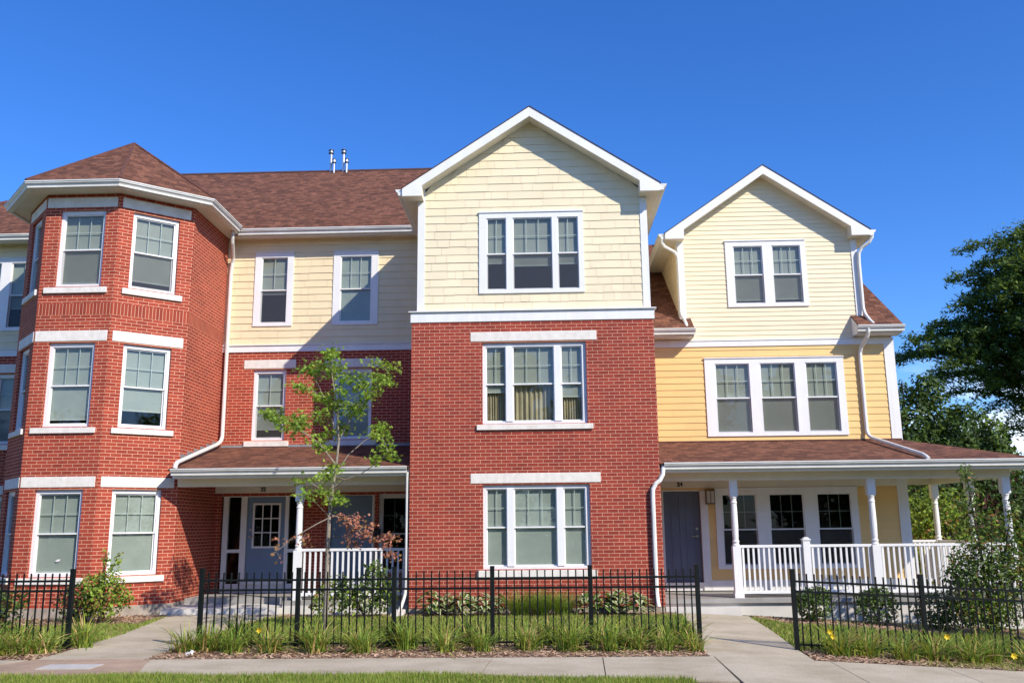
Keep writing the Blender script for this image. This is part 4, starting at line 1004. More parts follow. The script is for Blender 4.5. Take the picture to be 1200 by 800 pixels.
# shrubs in the beds
shrub('shrub', 'yellow green barberry bush with reddish tips below the bay tower windows', 'shrub', (-7.62, 15.75, 0),
      [(0, 0, .45, .42, .38, .40), (.12, -.05, .78, .22, .2, .25), (-.22, 0, .62, .25, .25, .25), (.30, .1, .45, .2, .2, .25), (.22, 0, 1.05, .07, .07, .17), (-.02, 0, 1.12, .09, .08, .14)], 1700, .035,
      ['bush_md', 'bush_lt', 'bush_rust'], [.28, .62, .10], 7, .55, .2, patch=6)
shrub('shrub', 'low purplish leafed shrub tucked behind the barberry bush', 'shrub', (-8.15, 15.9, 0), [(0, 0, .35, .42, .35, .36), (.3, .1, .32, .25, .2, .28)], 900, .035, ['bush_red', 'bush_dk', 'bush_md'], [.4, .35, .25], 4, .55, .2)
shrub('shrub', 'loose leafy perennial behind the fence below the corner of the bay tower', 'shrub', (-8.75, 14.6, 0), [(0, 0, .35, .4, .35, .38), (-.5, .2, .35, .4, .35, .4), (.3, 0, .5, .2, .2, .25)], 1300, .045, ['bush_dk', 'bush_md', 'bush_rust'], [.35, .5, .15], 5, .4, .2)
shrub('shrub', 'dark green flowering shrub against the white railing of the bay house porch', 'shrub', (-3.15, 16.45, 0),
      [(0, 0, .42, .42, .35, .42), (-.35, 0, .35, .3, .3, .33), (.12, -.1, .78, .22, .2, .28), (.35, .05, .45, .22, .22, .32), (-.5, 0, .55, .16, .16, .22)], 1500, .04,
      ['bush_dk', 'bush_md', 'bush_lt', 'hosta_w'], [.45, .33, .18, .04], 6, .55, .2, patch=5)
shrub('shrub', 'small loose light green plant beside the young maple trunk', 'shrub', (-3.95, 16.3, 0), [(0, 0, .3, .25, .25, .3), (.1, 0, .55, .15, .15, .2)], 350, .04, ['bush_md', 'bush_lt', 'bush_rust'], [.3, .5, .2], 4, .5, .2)
for (x, s, lab) in ((4.72, 1.0, 'rounded dark boxwood nearest the porch steps'), (5.82, 1.08, 'rounded dark boxwood between the other boxwood and the big shrub')):
    shrub('boxwood', lab, 'shrub', (x, 16.62, gz(x)), [(0, 0, .30*s, .36*s, .33, .30*s), (.1, 0, .46*s, .24*s, .22, .18*s), (-.14, 0, .42*s, .2, .2, .17*s)], 1500, .032, ['bush_dk', 'bush_md'], [.62, .38], 4, .6, .45, 'boxwood shrubs by the porch')
bs = gz(7.3)
shrub('shrub', 'tall loose shrub with red tinged leaves hiding the corner of the wraparound porch', 'shrub', (7.36, 15.7, bs),
      [(0, 0, .75, .75, .55, .70), (-.08, 0, 1.5, .40, .36, .55), (-.14, 0, 2.12, .24, .22, .45), (-.14, .05, 2.62, .16, .14, .26), (.5, 0, 1.45, .33, .35, .45), (.55, 0, 1.95, .15, .18, .3), (-.42, -.1, .55, .34, .35, .45), (-.5, 0, 1.1, .12, .2, .28),
       (.8, 0, .85, .35, .35, .55), (.95, .1, 1.5, .2, .2, .42), (.2, 0, 1.85, .15, .2, .3), (-.3, 0, 1.0, .45, .4, .4), (.35, 0, 1.1, .5, .4, .45), (.0, 0, .4, .6, .45, .4)], 8600, .036,
      ['bush_dk', 'bush_md', 'bush_rust', 'bush_lt'], [.36, .42, .12, .10], 14, .5, .1, patch=4)
shrub('shrub', 'dark rounded evergreen shrub under the tall loose shrub by the porch', 'shrub', (6.72, 16.3, gz(6.7)), [(0, 0, .35, .45, .35, .35), (.3, 0, .3, .3, .3, .3)], 1100, .034, ['bush_dk', 'bush_md'], [.75, .25], 4, .6, .35)
shrub('shrub', 'green shrub with yellow edged leaves at the end of the porch railing', 'shrub', (8.55, 15.6, gz(8.5)), [(0, 0, .5, .35, .4, .5), (.1, 0, 1.2, .3, .35, .5), (.05, 0, 1.8, .22, .2, .4)], 1400, .042, ['bush_md', 'bush_lt', 'bush_rust'], [.5, .35, .15], 6, .55, .2)
# ornamental grass mound under the centre window
def tuft_mesh(name, n, h, spread, w, mats, probs, seed, arch=.5, flop=0.):
    r = np.random.default_rng(seed); F = []; mi = []
    for i in range(n):
        a = r.uniform(0, 2*np.pi); L = h*r.uniform(.6, 1.15); out = spread*r.uniform(.15, 1.1)
        b0 = np.array([np.cos(a), np.sin(a), 0])*r.uniform(0, .06)*(spread/.2); d = np.array([np.cos(a), np.sin(a), 0]); side = np.array([-np.sin(a), np.cos(a), 0])
        if r.uniform() < .3: side = side*.5+np.array([0, 0, .5])
        m = np.searchsorted(np.cumsum(probs), r.uniform()); droop = arch*r.uniform(.3, 1.5)
        if flop:
            b0 = b0+np.array([r.normal(0, .07), r.normal(0, .05), 0])
            if r.uniform() < flop*(.45 if m == 2 else .3): L *= .7; out *= 1.35; droop = 1.5+r.uniform(0, .25)
        pr_ = []
        for k in range(5):
            t = k/4; z = L*(t-droop*t*t*.62); x = out*(t*.35+.9*t*t)
            ww = w*(1-.15*k if k < 3 else (.5 if k == 3 else .08))
            c = b0+d*x+np.array([0, 0, max(z, .01)]); pr_.append((c-side*ww, c+side*ww))
        for k in range(4):
            F.append([pr_[k][0], pr_[k][1], pr_[k+1][1], pr_[k+1][0]]); mi.append(min(m, len(mats)-1))
    return tri_mesh(name, np.array(F), mats, mi, None)
# daylily clumps in rows along the fences
variants = [tuft_mesh('daylily_clump', 150, .60, .36, .011, ['lily_a', 'lily_b', 'lily_c'], [.62, .25, .13], 20+k, .70, .22) for k in range(6)] + \
           [tuft_mesh('daylily_clump', 130, .56, .38, .011, ['lily_a', 'lily_b', 'lily_c'], [.40, .34, .26], 40+k, .8, .32) for k in range(3)]
LG = 'daylily clumps along the iron fences'
rl = random.Random(5)
def lily(x, y, s, label, v=None):
    o = link('daylily_clump', variants[v if v is not None else rl.randrange(len(variants))], None, (x, y, gz(x)+.004)); o.rotation_euler[2] = rl.uniform(0, 6.28); o.scale = (s, s, s*rl.uniform(.85, 1.1))
    tag(o, label, 'daylily', LG); return o
order = ['first', 'second', 'third', 'fourth', 'fifth', 'sixth', 'seventh', 'eighth', 'ninth', 'tenth', 'eleventh', 'twelfth', 'thirteenth', 'fourteenth', 'fifteenth', 'sixteenth', 'seventeenth', 'eighteenth', 'nineteenth', 'twentieth', 'twenty-first', 'twenty-second', 'twenty-third', 'twenty-fourth']
fr_x = [-4.70, -4.42, -4.05, -3.58, -2.95, -2.38, -1.82, -1.30, -.82, -.22, .30, .80, 1.16, 1.50, 1.86]
for i, x in enumerate(fr_x): lily(x, 12.14+rl.uniform(-.18, .10), rl.uniform(.62, .95), f'{order[i]} daylily clump from the blue door walk in the front row before the long fence')
for i, x in enumerate([-4.2, -3.25, -2.05, -1.0, .05, .95, 1.35, 1.75]): lily(x, 12.55+rl.uniform(-.06, .25), rl.uniform(.75, 1.0), f'{order[i]} daylily clump from the blue door walk in the row right behind the long fence')
for i, x in enumerate([-8.7, -8.4, -8.05, -7.72, -7.42, -7.1, -6.82, -6.58]): lily(x, 11.95+rl.uniform(-.2, .2), rl.uniform(.85, 1.2), f'{order[7-i]} daylily clump from the gate post of the fence by the barberry bush', rl.choice([0, 1, 6, 7]))
for i, x in enumerate([-8.0, -7.2, -6.35]): lily(x, 12.6+rl.uniform(0, .3), rl.uniform(.8, 1.05), ['daylily clump behind the fence under the bay tower, farthest from the gate post', 'daylily clump behind the fence under the bay tower, midway along', 'daylily clump hugging the back of the gate post near the barberry bush'][i])
for i, x in enumerate([3.72, 4.1, 4.5, 4.9, 5.3, 5.62, 6.05, 6.5, 6.9, 7.4]): lily(x, 11.95+rl.uniform(-.22, .2), rl.uniform(.66, 1.0), f'{order[i]} daylily clump from the navy door walk in front of the yellow house fence')
for i, x in enumerate([3.95, 4.9, 5.7, 6.3, 7.0]): lily(x, 12.55+rl.uniform(-.05, .2), rl.uniform(.75, .95), f'{order[i]} daylily clump from the navy door walk behind the yellow house fence')
# flowers: each bloom is a part of its own stalk plant
def bloom(x, y, h, label):
    root = thing('daylily_flower', label, 'flower', (x, y, gz(x)), 'yellow daylily blooms')
    b = MB(); b.tube([(x, y, gz(x)), (x+.01, y, gz(x)+h*.6), (x, y-.01, gz(x)+h)], [.005, .004, .004], 5); b.build('stalk', 'lily_a', root)
    F = []; c = np.array([0, -.01, h])
    for k in range(6):
        a = k*math.pi/3+.2; d = np.array([math.cos(a), -.35, math.sin(a)*.9]); s = np.array([-math.sin(a), 0, math.cos(a)])
        p1 = c+d*.022; p2 = c+d*.048+np.array([0, -.012, 0])
        F.append([c, p1+s*.015, p2, p1-s*.015])
    link('petals', tri_mesh('petals', np.array(F), ['petal'], [0]*6, None), root)
bloom(3.62, 12.1, .30, 'yellow daylily bloom nearest the navy door walk'); bloom(3.66, 12.12, .24, 'smaller yellow daylily bloom just beside the one nearest the walk')
bloom(5.00, 11.9, .33, 'yellow daylily bloom next to the middle fence post by the yellow house')
bloom(5.55, 11.40, .20, 'low yellow daylily bloom close to the pavement edge'); bloom(-3.75, 12.15, .28, 'yellow daylily bloom before the long fence, close to the blue door walk')
# hostas
def hosta_mesh(seed):
    r = np.random.default_rng(seed); F = []; mi = []
    for i in range(70):
        a = r.uniform(0, 6.28); d = np.array([np.cos(a), np.sin(a), 0]); s = np.array([-np.sin(a), np.cos(a), 0]); rad = r.uniform(.04, .22); z = (.36-rad*.7)*r.uniform(.35, 1.1)
        c = d*rad+np.array([0, 0, max(z, .08)]); L = r.uniform(.07, .12); w = L*.55; dn = np.array([0, 0, -L*r.uniform(0, .8)])
        for sg in (1, -1):
            F.append([c-d*L*.6, c+s*sg*w*.5, c+d*L+dn, c+d*L*.2+dn*.2]); mi.append(0)
            F.append([c-d*L*.6, c+s*sg*w, c+d*L+dn, c+s*sg*w*.5]); mi.append(1 if r.uniform() < .75 else 0)
    return tri_mesh('hosta', np.array(F), ['bush_md', 'hosta_w'], mi, None)
hv = [hosta_mesh(60+k) for k in range(3)]
for i, (x, s) in enumerate(((-2.05, 1.0), (-1.72, .9), (-1.42, 1.0), (-1.12, .9), (-.85, .85), (.72, .95), (1.02, 1.), (1.32, 1.), (1.62, .95))):
    o = link('hosta', hv[i % 3], None, (x, 16.6+.1*math.sin(i*2), 0)); o.scale = (s*1.25, s*1.25, s*1.3); o.rotation_euler[2] = i*1.1
    tag(o, (f'{order[i]} cream edged hosta from the brick corner in the row left of the grass mound' if i < 5 else f'{order[8-i]} cream edged hosta from the white downspout beside the navy door'), 'hosta', 'variegated hostas along the brick wall')
gm = [tuft_mesh('grass_mound', 420, .50, .40, .0045, ['lily_a', 'grass_b', 'bush_md'], [.55, .35, .10], 80+k, .45) for k in range(2)]
for i, x in enumerate((-.45, -.08, .30)):
    o = link('grass_mound', gm[i % 2], None, (x, 16.55, 0)); o.rotation_euler[2] = i*2.; o.scale = (1.25, 1.1, 1.1); tag(o, ['fine leafed grass mound next to the hostas, nearest the white splash block', 'middle fine leafed grass mound centred under the crimson house window', 'fine leafed grass mound nearest the navy door side of the window'][i], 'ornamental grass', 'grass mounds under the brick wall window')

# ------------------------------------------------------------------ young maple
def maple():
    ox, oy = -3.49, 14.6
    root = thing('maple_tree', 'slender young maple with thin green crown and dead rusty lower branches', 'tree', (ox, oy, 0))
    r = random.Random(3)
    tr_ = [(-3.49, .0), (-3.47, .45), (-3.47, 1.29), (-3.46, 1.76), (-3.42, 2.21), (-3.37, 2.58), (-3.34, 2.99), (-3.37, 3.34), (-3.43, 3.77), (-3.51, 4.2), (-3.53, 4.50)]
    T = MB(); T.tube([(x, oy, z-.03 if i == 0 else z) for i, (x, z) in enumerate(tr_)], [.045, .038, .034, .031, .027, .022, .018, .014, .011, .008, .004], 8); T.build('trunk', 'bark', root, smooth=True)
    Bm = MB(); nodes = [Vector((x, oy, z)) for x, z in tr_[3:]]
    def limb(pts, dy, r0):
        n = len(pts); P = [Vector((x, oy+dy*(i/(n-1))**1.2, z)) for i, (x, z) in enumerate(pts)]
        Bm.tube(P, [r0*(1-.8*i/(n-1)) for i in range(n)], 6)
        for i in range(n-1): nodes.append(P[i].lerp(P[i+1], .5)); nodes.append(P[i+1])
    limb([(-3.34, 2.99), (-3.17, 3.34), (-2.96, 3.65), (-2.76, 3.9), (-2.59, 4.16)], .25, .014)
    limb([(-3.42, 2.21), (-3.21, 2.34), (-2.93, 2.43), (-2.7, 2.57), (-2.48, 2.75)], -.3, .014)
    limb([(-3.37, 2.58), (-3.65, 2.93), (-3.98, 3.17), (-4.23, 3.3), (-4.45, 3.4)], -.2, .014)
    limb([(-3.34, 2.99), (-3.54, 3.49), (-3.75, 3.92), (-3.9, 4.15)], .3, .012)
    limb([(-3.40, 2.4), (-3.2, 2.75), (-2.95, 3.0), (-2.7, 3.15)], .35, .012)
    limb([(-3.44, 2.0), (-3.62, 2.2), (-3.8, 2.3), (-3.9, 2.33)], .2, .009)
    cl = [(-3.53, 4.52), (-3.58, 4.38), (-3.47, 4.35), (-3.74, 4.28), (-3.91, 4.17), (-3.79, 4.12), (-3.55, 4.17), (-3.4, 4.2), (-2.81, 4.29), (-2.55, 4.22), (-2.62, 4.04), (-3.11, 4.05), (-3.04, 3.88), (-3.16, 3.95), (-2.75, 3.87), (-2.54, 3.9), (-2.66, 3.96), (-3.94, 3.85), (-3.86, 3.78), (-3.53, 3.7), (-3.66, 3.66), (-3.32, 3.63), (-2.89, 3.69), (-2.75, 3.69), (-3.6, 3.49), (-3.38, 3.51), (-3.17, 3.55), (-4.45, 3.4), (-4.3, 3.29), (-4.16, 3.29), (-3.99, 3.25), (-4.08, 3.14), (-3.88, 3.35), (-3.73, 3.35), (-3.45, 3.35), (-3.31, 3.2), (-2.67, 3.24), (-2.63, 3.05), (-3.51, 3.14), (-3.65, 3.07), (-2.74, 3.2), (-2.81, 3.06), (-2.52, 2.84), (-2.45, 2.7), (-2.66, 2.64), (-3.58, 2.86), (-3.69, 2.93), (-3.5, 2.58), (-3.42, 2.37), (-3.29, 2.51), (-3.88, 2.31), (-3.72, 2.1), (-3.51, 2.1), (-3.37, 2.14), (-3.27, 2.03), (-4.38, 3.43), (-4.15, 3.19), (-3.8, 3.21), (-3.03, 3.62), (-2.96, 3.48), (-3.11, 3.4), (-3.26, 3.77)]
    star = []
    for k in range(10):
        a = math.pi/2+k*math.pi/5; rad = 1. if k % 2 == 0 else .45
        if k in (4, 6): rad = .7
        star.append((math.cos(a)*rad, math.sin(a)*rad))
    star = np.array(star)
    def leaves(centres, per, spread, size, dens_mats):
        out = []; mi = []
        for c in centres:
            n = max(3, int(per*r.uniform(.6, 1.3)))
            for _ in range(n):
                p = np.array(c)+np.array([r.gauss(0, spread), r.gauss(0, spread*1.3), r.gauss(0, spread*.55)])
                nrm = np.array([r.gauss(0, .5), r.gauss(-.2, .5), r.uniform(.3, 1.)]); nrm /= np.linalg.norm(nrm)
                t = np.cross(nrm, [r.gauss(0, 1), r.gauss(0, 1), r.gauss(0, .4)]); t /= np.linalg.norm(t); s = np.cross(nrm, t); sz = size*r.uniform(.65, 1.25)
                out.append([p+t*a*sz+s*b_*sz-nrm*sz*.25*(a*a+b_*b_) for a, b_ in star]); mi.append(0 if r.random() < dens_mats else 1)
        return np.array(out), mi
    cen = []
    for (x, z) in cl:
        p = Vector((x, oy+r.gauss(0, .32), z)); q = min(nodes, key=lambda n: (n-p).length+(.5 if n.z > p.z-.02 else 0))
        if (q-p).length > .06:
            m = q.lerp(p, .5)+Vector((0, 0, .03)); Bm.tube([q, m, p], [.006, .0045, .0025], 5); nodes.append(m)
            cen.append(tuple(m.lerp(p, .45)))
        cen.append(tuple(p))
    V_, mi = leaves(cen, 36, .085, .038, .42)
    V_ -= np.array([ox, oy, 0])
    link('crown', tri_mesh('maple_crown', V_, ['maple_a', 'maple_b'], mi, None), root)
    # dead lower branches
    d1 = [(-3.45, 1.79), (-3.27, 1.74), (-3.11, 1.66), (-2.94, 1.53), (-2.72, 1.41), (-2.53, 1.38), (-2.37, 1.4)]; d2 = [(-3.46, 1.74), (-3.63, 1.65), (-3.81, 1.54), (-4.03, 1.39), (-4.21, 1.22)]
    D = MB()
    D.tube([(x, oy-.35*(i/6), z) for i, (x, z) in enumerate(d1)], [.012, .01, .009, .007, .006, .005, .003], 6); D.tube([(x, oy-.3*(i/4), z) for i, (x, z) in enumerate(d2)], [.012, .009, .007, .005, .003], 6)
    dr = [(-3.12, 1.75), (-3.01, 1.71), (-2.93, 1.75), (-2.97, 1.62), (-2.87, 1.58), (-2.8, 1.49), (-2.74, 1.62), (-2.83, 1.45), (-2.69, 1.39), (-2.57, 1.37), (-2.5, 1.42), (-2.42, 1.44), (-2.36, 1.43), (-2.46, 1.29), (-2.39, 1.18), (-2.36, 1.13), (-3.11, 1.66), (-3.05, 1.55), (-3.08, 1.46), (-3.05, 1.34), (-2.99, 1.29)]
    dl = [(-4.22, 1.41), (-4.12, 1.37), (-3.96, 1.43), (-3.86, 1.46), (-3.78, 1.4), (-4.19, 1.3), (-4.15, 1.1), (-4.26, 1.17), (-3.73, 1.5), (-3.79, 1.3)]
    nd = [Vector((x, oy-.35*(i/6), z)) for i, (x, z) in enumerate(d1)]+[Vector((x, oy-.3*(i/4), z)) for i, (x, z) in enumerate(d2)]; cc = []; cs = []
    for k, (x, z) in enumerate(dr+dl):
        p = Vector((x, oy-.2+r.gauss(0, .1), z)); q = min(nd, key=lambda n: (n-p).length)
        D.tube([q, q.lerp(p, .5)+Vector((0, 0, .02)), p], [.004, .003, .002], 5); nd.append(p); (cc if k < len(dr) else cs).append(tuple(p))
    D.build('dead_branch', 'bark', root); Bm.build('branch', 'bark', root)
    V1_, a1 = leaves(cc, 32, .058, .031, .75); V2_, a2 = leaves(cs, 8, .05, .034, .5); V_ = np.concatenate([V1_, V2_])-np.array([ox, oy, 0])
    link('dead_leaves', tri_mesh('dead_leaves', V_, ['maple_dead', 'bush_rust'], a1+a2, None), root)
maple()

# ------------------------------------------------------------------ trees behind
def conifer():
    ox, oy = 22.6, 38.0; g0 = gz(ox)
    root = thing('conifer_tree', 'huge dark conifer with tiered drooping limbs beyond the yellow house', 'tree', (ox, oy, g0))
    r = random.Random(12); b = MB()
    b.tube([(ox, oy, g0-.2), (ox-.1, oy, 4), (ox+.1, oy, 9), (ox, oy, 12.5), (ox-.1, oy, 14.6)], [.5, .42, .3, .15, .03], 10); b.build('trunk', 'bark_dark', root)
    prof = [(3.5, 2.6), (5.4, 3.2), (6.5, 3.9), (8, 4.6), (9, 5.2), (10.3, 5.9), (11.7, 5.5), (12.9, 4.7), (13.7, 3.0), (14.6, .8)]
    def pl(z):
        for (a, la), (c, lc) in zip(prof, prof[1:]):
            if a <= z <= c: return la+(lc-la)*(z-a)/(c-a)
        return .5
    br = MB(); P = []; nrm = []; sz = []; mi = []
    def limb(z0, az, L, dens=1., droop=.12, green=.45):
        pts = []; n = 9
        for i in range(n):
            t = i/(n-1); rad = L*t
            z = z0+L*(.22*t-droop*2.6*t*t)+.28*math.sin(t*6+az*3); w = az+.12*math.sin(t*4+z0)
            pts.append(Vector((ox+math.cos(w)*rad, oy+math.sin(w)*rad, z)))
        br.tube(pts, [max(.012, .09*(L/6)*(1-.85*i/(n-1))) for i in range(n)], 5)
        steps = int(L/.15)
        for k in range(1, steps+1):
            t = k/steps
            if t < .12: continue
            f = t*(n-1); i0 = min(int(f), n-2); c = pts[i0].lerp(pts[i0+1], f-i0); dr_ = (pts[i0+1]-pts[i0]).normalized()
            side = Vector((-dr_.y, dr_.x, 0)).normalized()
            for sg in (1, -1):
                if r.random() > .85*dens: continue
                bl_ = (.35+1.15*math.sin(math.pi*min(1, t*.85+.12)))*r.uniform(.5, 1.1)*(L/6)**.5
                dd = (dr_*r.uniform(.4, 1.)+side*sg*r.uniform(.5, 1.)+Vector((0, 0, r.uniform(-.35, .5)))).normalized()
                m = int(bl_/.028*dens)
                for q in range(m):
                    u = (q+r.random())/max(m, 1)*bl_
                    pp = c+dd*u+Vector((r.gauss(0, .07), r.gauss(0, .07), r.gauss(0, .10)-.08*u*u))
                    P.append(pp[:]); nrm.append((r.gauss(.25, .7), r.gauss(-.25, .7), 1.)); sz.append(r.uniform(.6, 1.2)); mi.append(1 if r.random() < green else 0)
    n = 150
    for i in range(n):
        z0 = 4.2+9.7*((i+r.random())/n)**.9; az = i*2.399963+r.uniform(-.3, .3); L = pl(z0)*r.uniform(.62, 1.08)
        limb(z0, az, max(.5, L), 1.0 if z0 > 8 else .8, r.uniform(.05, .16))
    for (z0, L, a0) in ((8.6, 7.4, math.pi+.15), (8.2, 7.0, math.pi-.2), (7.6, 6.6, math.pi+.35), (7.2, 6.0, math.pi-.05), (9.2, 6.4, math.pi+.05), (6.9, 6.6, math.pi+.2), (6.4, 5.6, math.pi-.15), (7.9, 7.6, math.pi+.08), (8.3, 7.2, math.pi+.28)): limb(z0, a0, L, 1.0, .07, .2)  # shade on the lower left limbs put into the colour: fewer green needles
    br.build('branch', 'bark_dark', root)
    P = np.array(P); V_ = leaf_quads(P, np.array(nrm), .115, .30)-np.array([ox, oy, g0])
    link('crown', tri_mesh('conifer_crown', V_, ['fir_a', 'fir_b'], mi, None), root)
conifer()
def tree(name, label, loc, h_trunk, lobes, n, size, mats, probs, group=None, asp=.55, shell=.35, bark='bark_dark', patch=1.5):
    root = thing(name, label, 'tree', loc, group)
    lo = [tuple(l) for l in lobes]
    V_ = cloud(np.array(lo, float), n, size, asp, shell); c = V_.mean(1)
    pv_ = np.sin(c[:, 0]*patch+2*np.sin(c[:, 2]*patch*.8))+np.cos(c[:, 1]*patch*1.2+c[:, 2]*patch); rr_ = np.clip(rng.uniform(0, 1, n)+.2*pv_, 0, .999)
    link('crown', tri_mesh(name+'_crown', V_, mats, np.minimum(np.searchsorted(np.cumsum(probs), rr_), len(mats)-1), None), root)
    b = MB(); X = Vector(loc); top = max(l[2]+l[5]*.5 for l in lo)
    b.tube([X+Vector((0, 0, -.2)), X+Vector((.05, 0, h_trunk)), X+Vector((0, 0, top))], [.05+.018*top, .04+.013*top, .02], 8)
    for l in lo[:8]:
        p = X+Vector((0, 0, h_trunk*.9+.1*l[2])); q = X+Vector(l[:3]); b.tube([p, p.lerp(q, .5)+Vector((0, 0, .2)), q], [.02+.008*top, .015+.004*top, .015], 6)
    b.build('trunk', bark, root); return root
TG = 'trees beyond the yellow house'
gz14 = gz(20)
tree('broadleaf_tree', 'dark leafy tree rising just past the yellow house corner', (13.2, 33, gz(13.2)), 1.5, [(0, 0, 3.4, 1.7, 1.6, 2.2), (1.2, 0, 3.0, 1.5, 1.4, 2.0), (-1.1, 0, 3.6, 1.3, 1.4, 2.4), (.2, .4, 5.6, 1.3, 1.2, 1.5), (1.6, 0, 4.8, 1.0, 1.0, 1.3), (-1.0, 0, 5.8, .9, .9, 1.2), (2.5, 0, 3.6, .8, .9, 1.3), (.9, 0, 6.7, .7, .6, .8), (2.0, 0, 5.2, .9, .9, 1.2), (3.0, 0, 4.2, .8, .8, 1.0)], 34000, .085, ['bush_dk', 'bush_md', 'fir_a'], [.45, .20, .35], TG)
tree('broadleaf_tree', 'light green young conifer lit by the sun above the porch roof', (15.2, 31, gz14), 1.2, [(0, 0, 2.2, 1.3, 1.2, 1.6), (0, 0, 3.8, .9, .8, 1.1), (.1, 0, 4.9, .45, .45, .7), (.9, 0, 2.6, .7, .7, 1.0), (-.8, 0, 2.7, .7, .7, 1.), (1.5, 0, 3.2, .5, .5, .6)], 15000, .075, ['bush_dk', 'bush_md', 'bush_lt'], [.45, .51, .04], TG)
tree('broadleaf_tree', 'small pointed tree showing low between the conifer limbs', (20.3, 40, gz14), 1.2, [(0, 0, 2.2, .9, .9, 1.8), (0, 0, 4.2, .5, .5, 1.0), (0, 0, 5.4, .25, .25, .6), (1.3, 0, 2.2, 1.0, .9, 2.0), (2.3, 0, 2.6, 1., .9, 2.)], 3600, .13, ['bush_dk', 'bush_md'], [.6, .4], TG)
tree('maple_tree', 'lime green bushy maple seen through the side porch next to the house corner', (10.3, 24.2, gz(10.2)), .5, [(0, 0, 1.4, .9, .8, 1.1), (.25, 0, 2.3, .6, .6, .6), (-.45, 0, 2.2, .6, .6, .7), (.55, 0, .9, .6, .6, .8), (-.5, 0, .9, .6, .6, .8)], 6500, .05, ['bush_md', 'bush_lt', 'bush_rust'], [.38, .5, .12], TG)
tree('broadleaf_tree', 'dark purple leaved tree behind the side porch columns', (12.6, 27.5, gz(12.6)), .8, [(0, 0, 1.8, 1.4, 1., 1.6), (-1.0, .3, 1.8, 1.0, .9, 1.6), (1.3, 0, 1.9, 1.1, .9, 1.6), (.3, 0, 3.0, 1.1, .8, .8), (-.7, 0, 2.9, .8, .8, .8)], 6000, .085, ['bush_dk', 'bush_red', 'bush_md'], [.62, .30, .08], TG)
tree('broadleaf_tree', 'dark evergreen mass behind the porch corner column', (15.4, 28, gz14), .8, [(0, 0, 1.6, 1.5, 1., 1.7), (1.5, 0, 1.8, 1.3, 1., 1.8), (2.8, 0, 1.6, 1.2, 1., 1.6), (.6, 0, 2.7, 1., .8, .8)], 6000, .09, ['bush_dk', 'bush_md', 'bush_red'], [.7, .2, .1], TG)
lob = []
rt = random.Random(21)
for i in range(22):
    x = -46+i*4.4+rt.uniform(-1.5, 1.5); h = rt.uniform(9, 13); lob += [(x, -24+rt.uniform(-3, 3), h*.5, 2.8, 2.4, h*.48), (x+1, -23, h*.8, 1.8, 1.6, h*.22)]
V_ = cloud(np.array(lob), 20000, .6, .6, .3); tl = link('treeline', tri_mesh('treeline', V_, ['bush_dk', 'bush_md'], rng.choice(2, len(V_), p=[.6, .4]), None)); tag(tl, 'leafy tree line across the street, mirrored in the door and porch glass', 'trees', kind='stuff')
# far brick building
X = (31.5, 82.0, gz14)
fbd = thing('apartment_building', 'distant pinkish brick apartment block glimpsed between the trees', 'building', X)
b = MB(); ff = FR((23.0, 82), (1, 0)); hs = []
for i in range(3):
    for j in range(4): hs.append((1.0+i*2.6, 2.2+i*2.6, 1.6+j*3.4, 3.4+j*3.4))
wall_grid(b, ff, 0, 8.2, -1, 15.2, hs, .2); b.box(23.0, 31.2, 82.01, 92, -1, 15.2); b.box(22.8, 31.4, 81.8, 92.2, 15.2, 15.5); b.build('wall', 'far_brick', fbd)
for (a, c, d, e_) in hs:
    q = MB(); q.fbox(ff, a, c, -.2, -.15, d, e_); q.build('window', 'far_glass', fbd)
# litter and hose
b = MB(); rp = random.Random(2); lx, ly = -4.50, 11.72; pts = []
for i in range(5):
    for j in range(5): pts.append((lx+(i-2)*.022+rp.uniform(-.012, .012), ly+(j-2)*.022+rp.uniform(-.012, .012), .03+rp.uniform(0, .06)))
for i in range(4):
    for j in range(4): b.poly([pts[i*5+j], pts[(i+1)*5+j], pts[(i+1)*5+j+1], pts[i*5+j+1]])
tag(b.build('crumpled_paper', 'paper', None, loc=(lx, ly, 0)), 'crumpled white paper scrap on the mulch at the gate post', 'litter')
b = MB(); g8 = gz(8.2)
b.tube([(7.4, 15.05, g8+.10), (7.8, 15.1, g8+.06), (8.3, 15.15, g8+.05), (8.8, 15.05, g8+.0)], .035, 8)
tag(b.build('hose', 'black_plastic', None, smooth=True, loc=(8.0, 15.1, g8)), 'short black drain hose lying on the bark mulch by the tall shrub', 'hose')

# ------------------------------------------------------------------ sky, sun, camera
w = bpy.data.worlds.new('World'); SC.world = w; w.use_nodes = True; nt = w.node_tree; bg = nt.nodes['Background']
sky = N(nt, 'ShaderNodeTexSky', sky_type='NISHITA'); sky.sun_disc = False
sd = Vector((.580, -.560, .59)).normalized()
sky.sun_elevation = math.asin(sd.z); sky.sun_rotation = math.atan2(sd.x, sd.y)
sky.air_density = 1.0; sky.dust_density = .3; sky.ozone_density = 8.0; sky.altitude = 100
hsv = N(nt, 'ShaderNodeHueSaturation'); hsv.inputs['Saturation'].default_value = 1.17; hsv.inputs['Hue'].default_value = .511; hsv.inputs['Value'].default_value = 1.0
nt.links.new(sky.outputs[0], hsv.inputs['Color'])
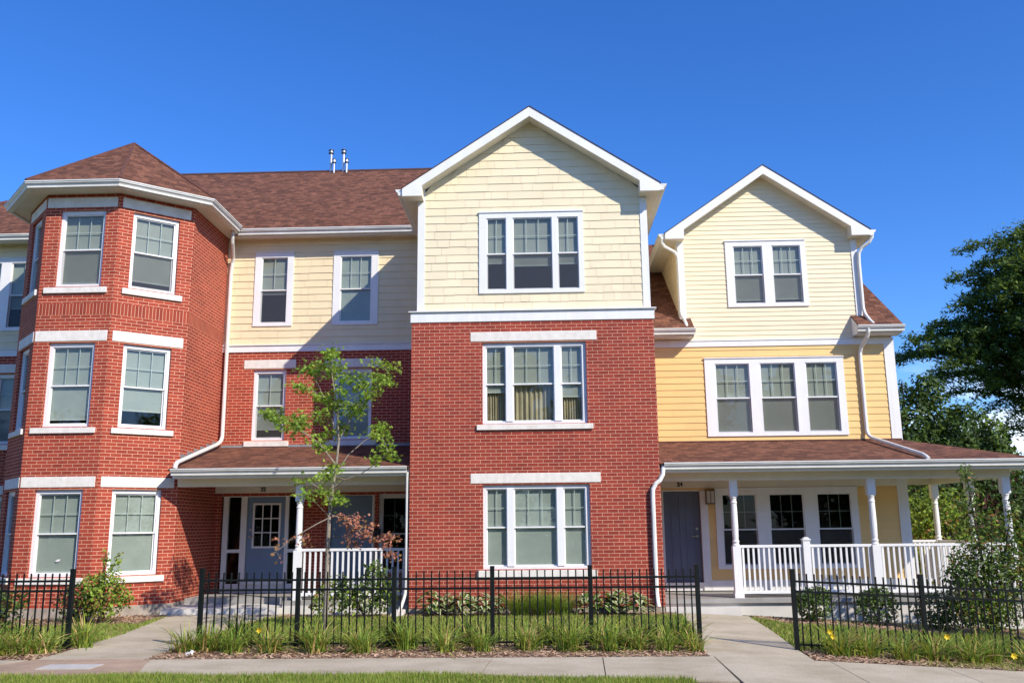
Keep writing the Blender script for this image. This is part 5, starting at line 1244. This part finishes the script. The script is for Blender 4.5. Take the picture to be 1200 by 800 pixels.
# low fair weather clouds near the horizon on the right
tc = N(nt, 'ShaderNodeTexCoord'); mp = N(nt, 'ShaderNodeMapping'); mp.inputs['Scale'].default_value = (5, 5, 14)
no = N(nt, 'ShaderNodeTexNoise'); no.inputs['Scale'].default_value = 1.4; no.inputs['Detail'].default_value = 7; no.inputs['Roughness'].default_value = .55
nt.links.new(tc.outputs['Generated'], mp.inputs[0]); nt.links.new(mp.outputs[0], no.inputs['Vector'])
cr = ramp(nt, [(.48, (0, 0, 0)), (.62, (1, 1, 1))]); nt.links.new(no.outputs['Fac'], cr.inputs[0])
sp = N(nt, 'ShaderNodeSeparateXYZ'); nt.links.new(tc.outputs['Generated'], sp.inputs[0])
mr_ = N(nt, 'ShaderNodeMapRange'); mr_.inputs[1].default_value = .17; mr_.inputs[2].default_value = .10; nt.links.new(sp.outputs['Z'], mr_.inputs[0])
mm = N(nt, 'ShaderNodeMath', operation='MULTIPLY'); nt.links.new(cr.outputs[0], mm.inputs[0]); nt.links.new(mr_.outputs[0], mm.inputs[1])
cm = N(nt, 'ShaderNodeMixRGB'); cm.inputs[2].default_value = (6.5, 7.2, 8.2, 1); nt.links.new(mm.outputs[0], cm.inputs[0]); nt.links.new(hsv.outputs[0], cm.inputs[1])
nt.links.new(cm.outputs[0], bg.inputs['Color']); bg.inputs['Strength'].default_value = .15
ld = bpy.data.lights.new('sun', 'SUN'); ld.energy = 3.85; ld.angle = R(.5); ld.color = (1, .92, .79)
lo_ = bpy.data.objects.new('sun', ld); COL.objects.link(lo_); lo_.rotation_euler = (-sd).to_track_quat('-Z', 'Y').to_euler(); lo_.location = (20, -20, 30)
cam = bpy.data.cameras.new('camera'); co = bpy.data.objects.new('camera', cam); COL.objects.link(co); SC.camera = co
pitch, yaw, roll = R(11.55), R(1.9), R(.6)
f = Vector((-math.sin(yaw)*math.cos(pitch), math.cos(yaw)*math.cos(pitch), math.sin(pitch))); r_ = Vector((math.cos(yaw), math.sin(yaw), 0)); u_ = r_.cross(f)
r2 = r_*math.cos(roll)-u_*math.sin(roll); u2 = u_*math.cos(roll)+r_*math.sin(roll)
mt = Matrix((r2, u2, -f)).transposed().to_4x4(); mt.translation = (0, 0, 1.6); co.matrix_world = mt
cam.sensor_width = 36; cam.lens = 1050/1200*36; cam.clip_start = .1; cam.clip_end = 2000
vs = SC.view_settings; vs.view_transform = 'Standard'; vs.look = 'None'; vs.gamma = 1; vs.exposure = .54; vs.use_curve_mapping = False
SC.cycles.max_bounces = 8; SC.cycles.transparent_max_bounces = 16
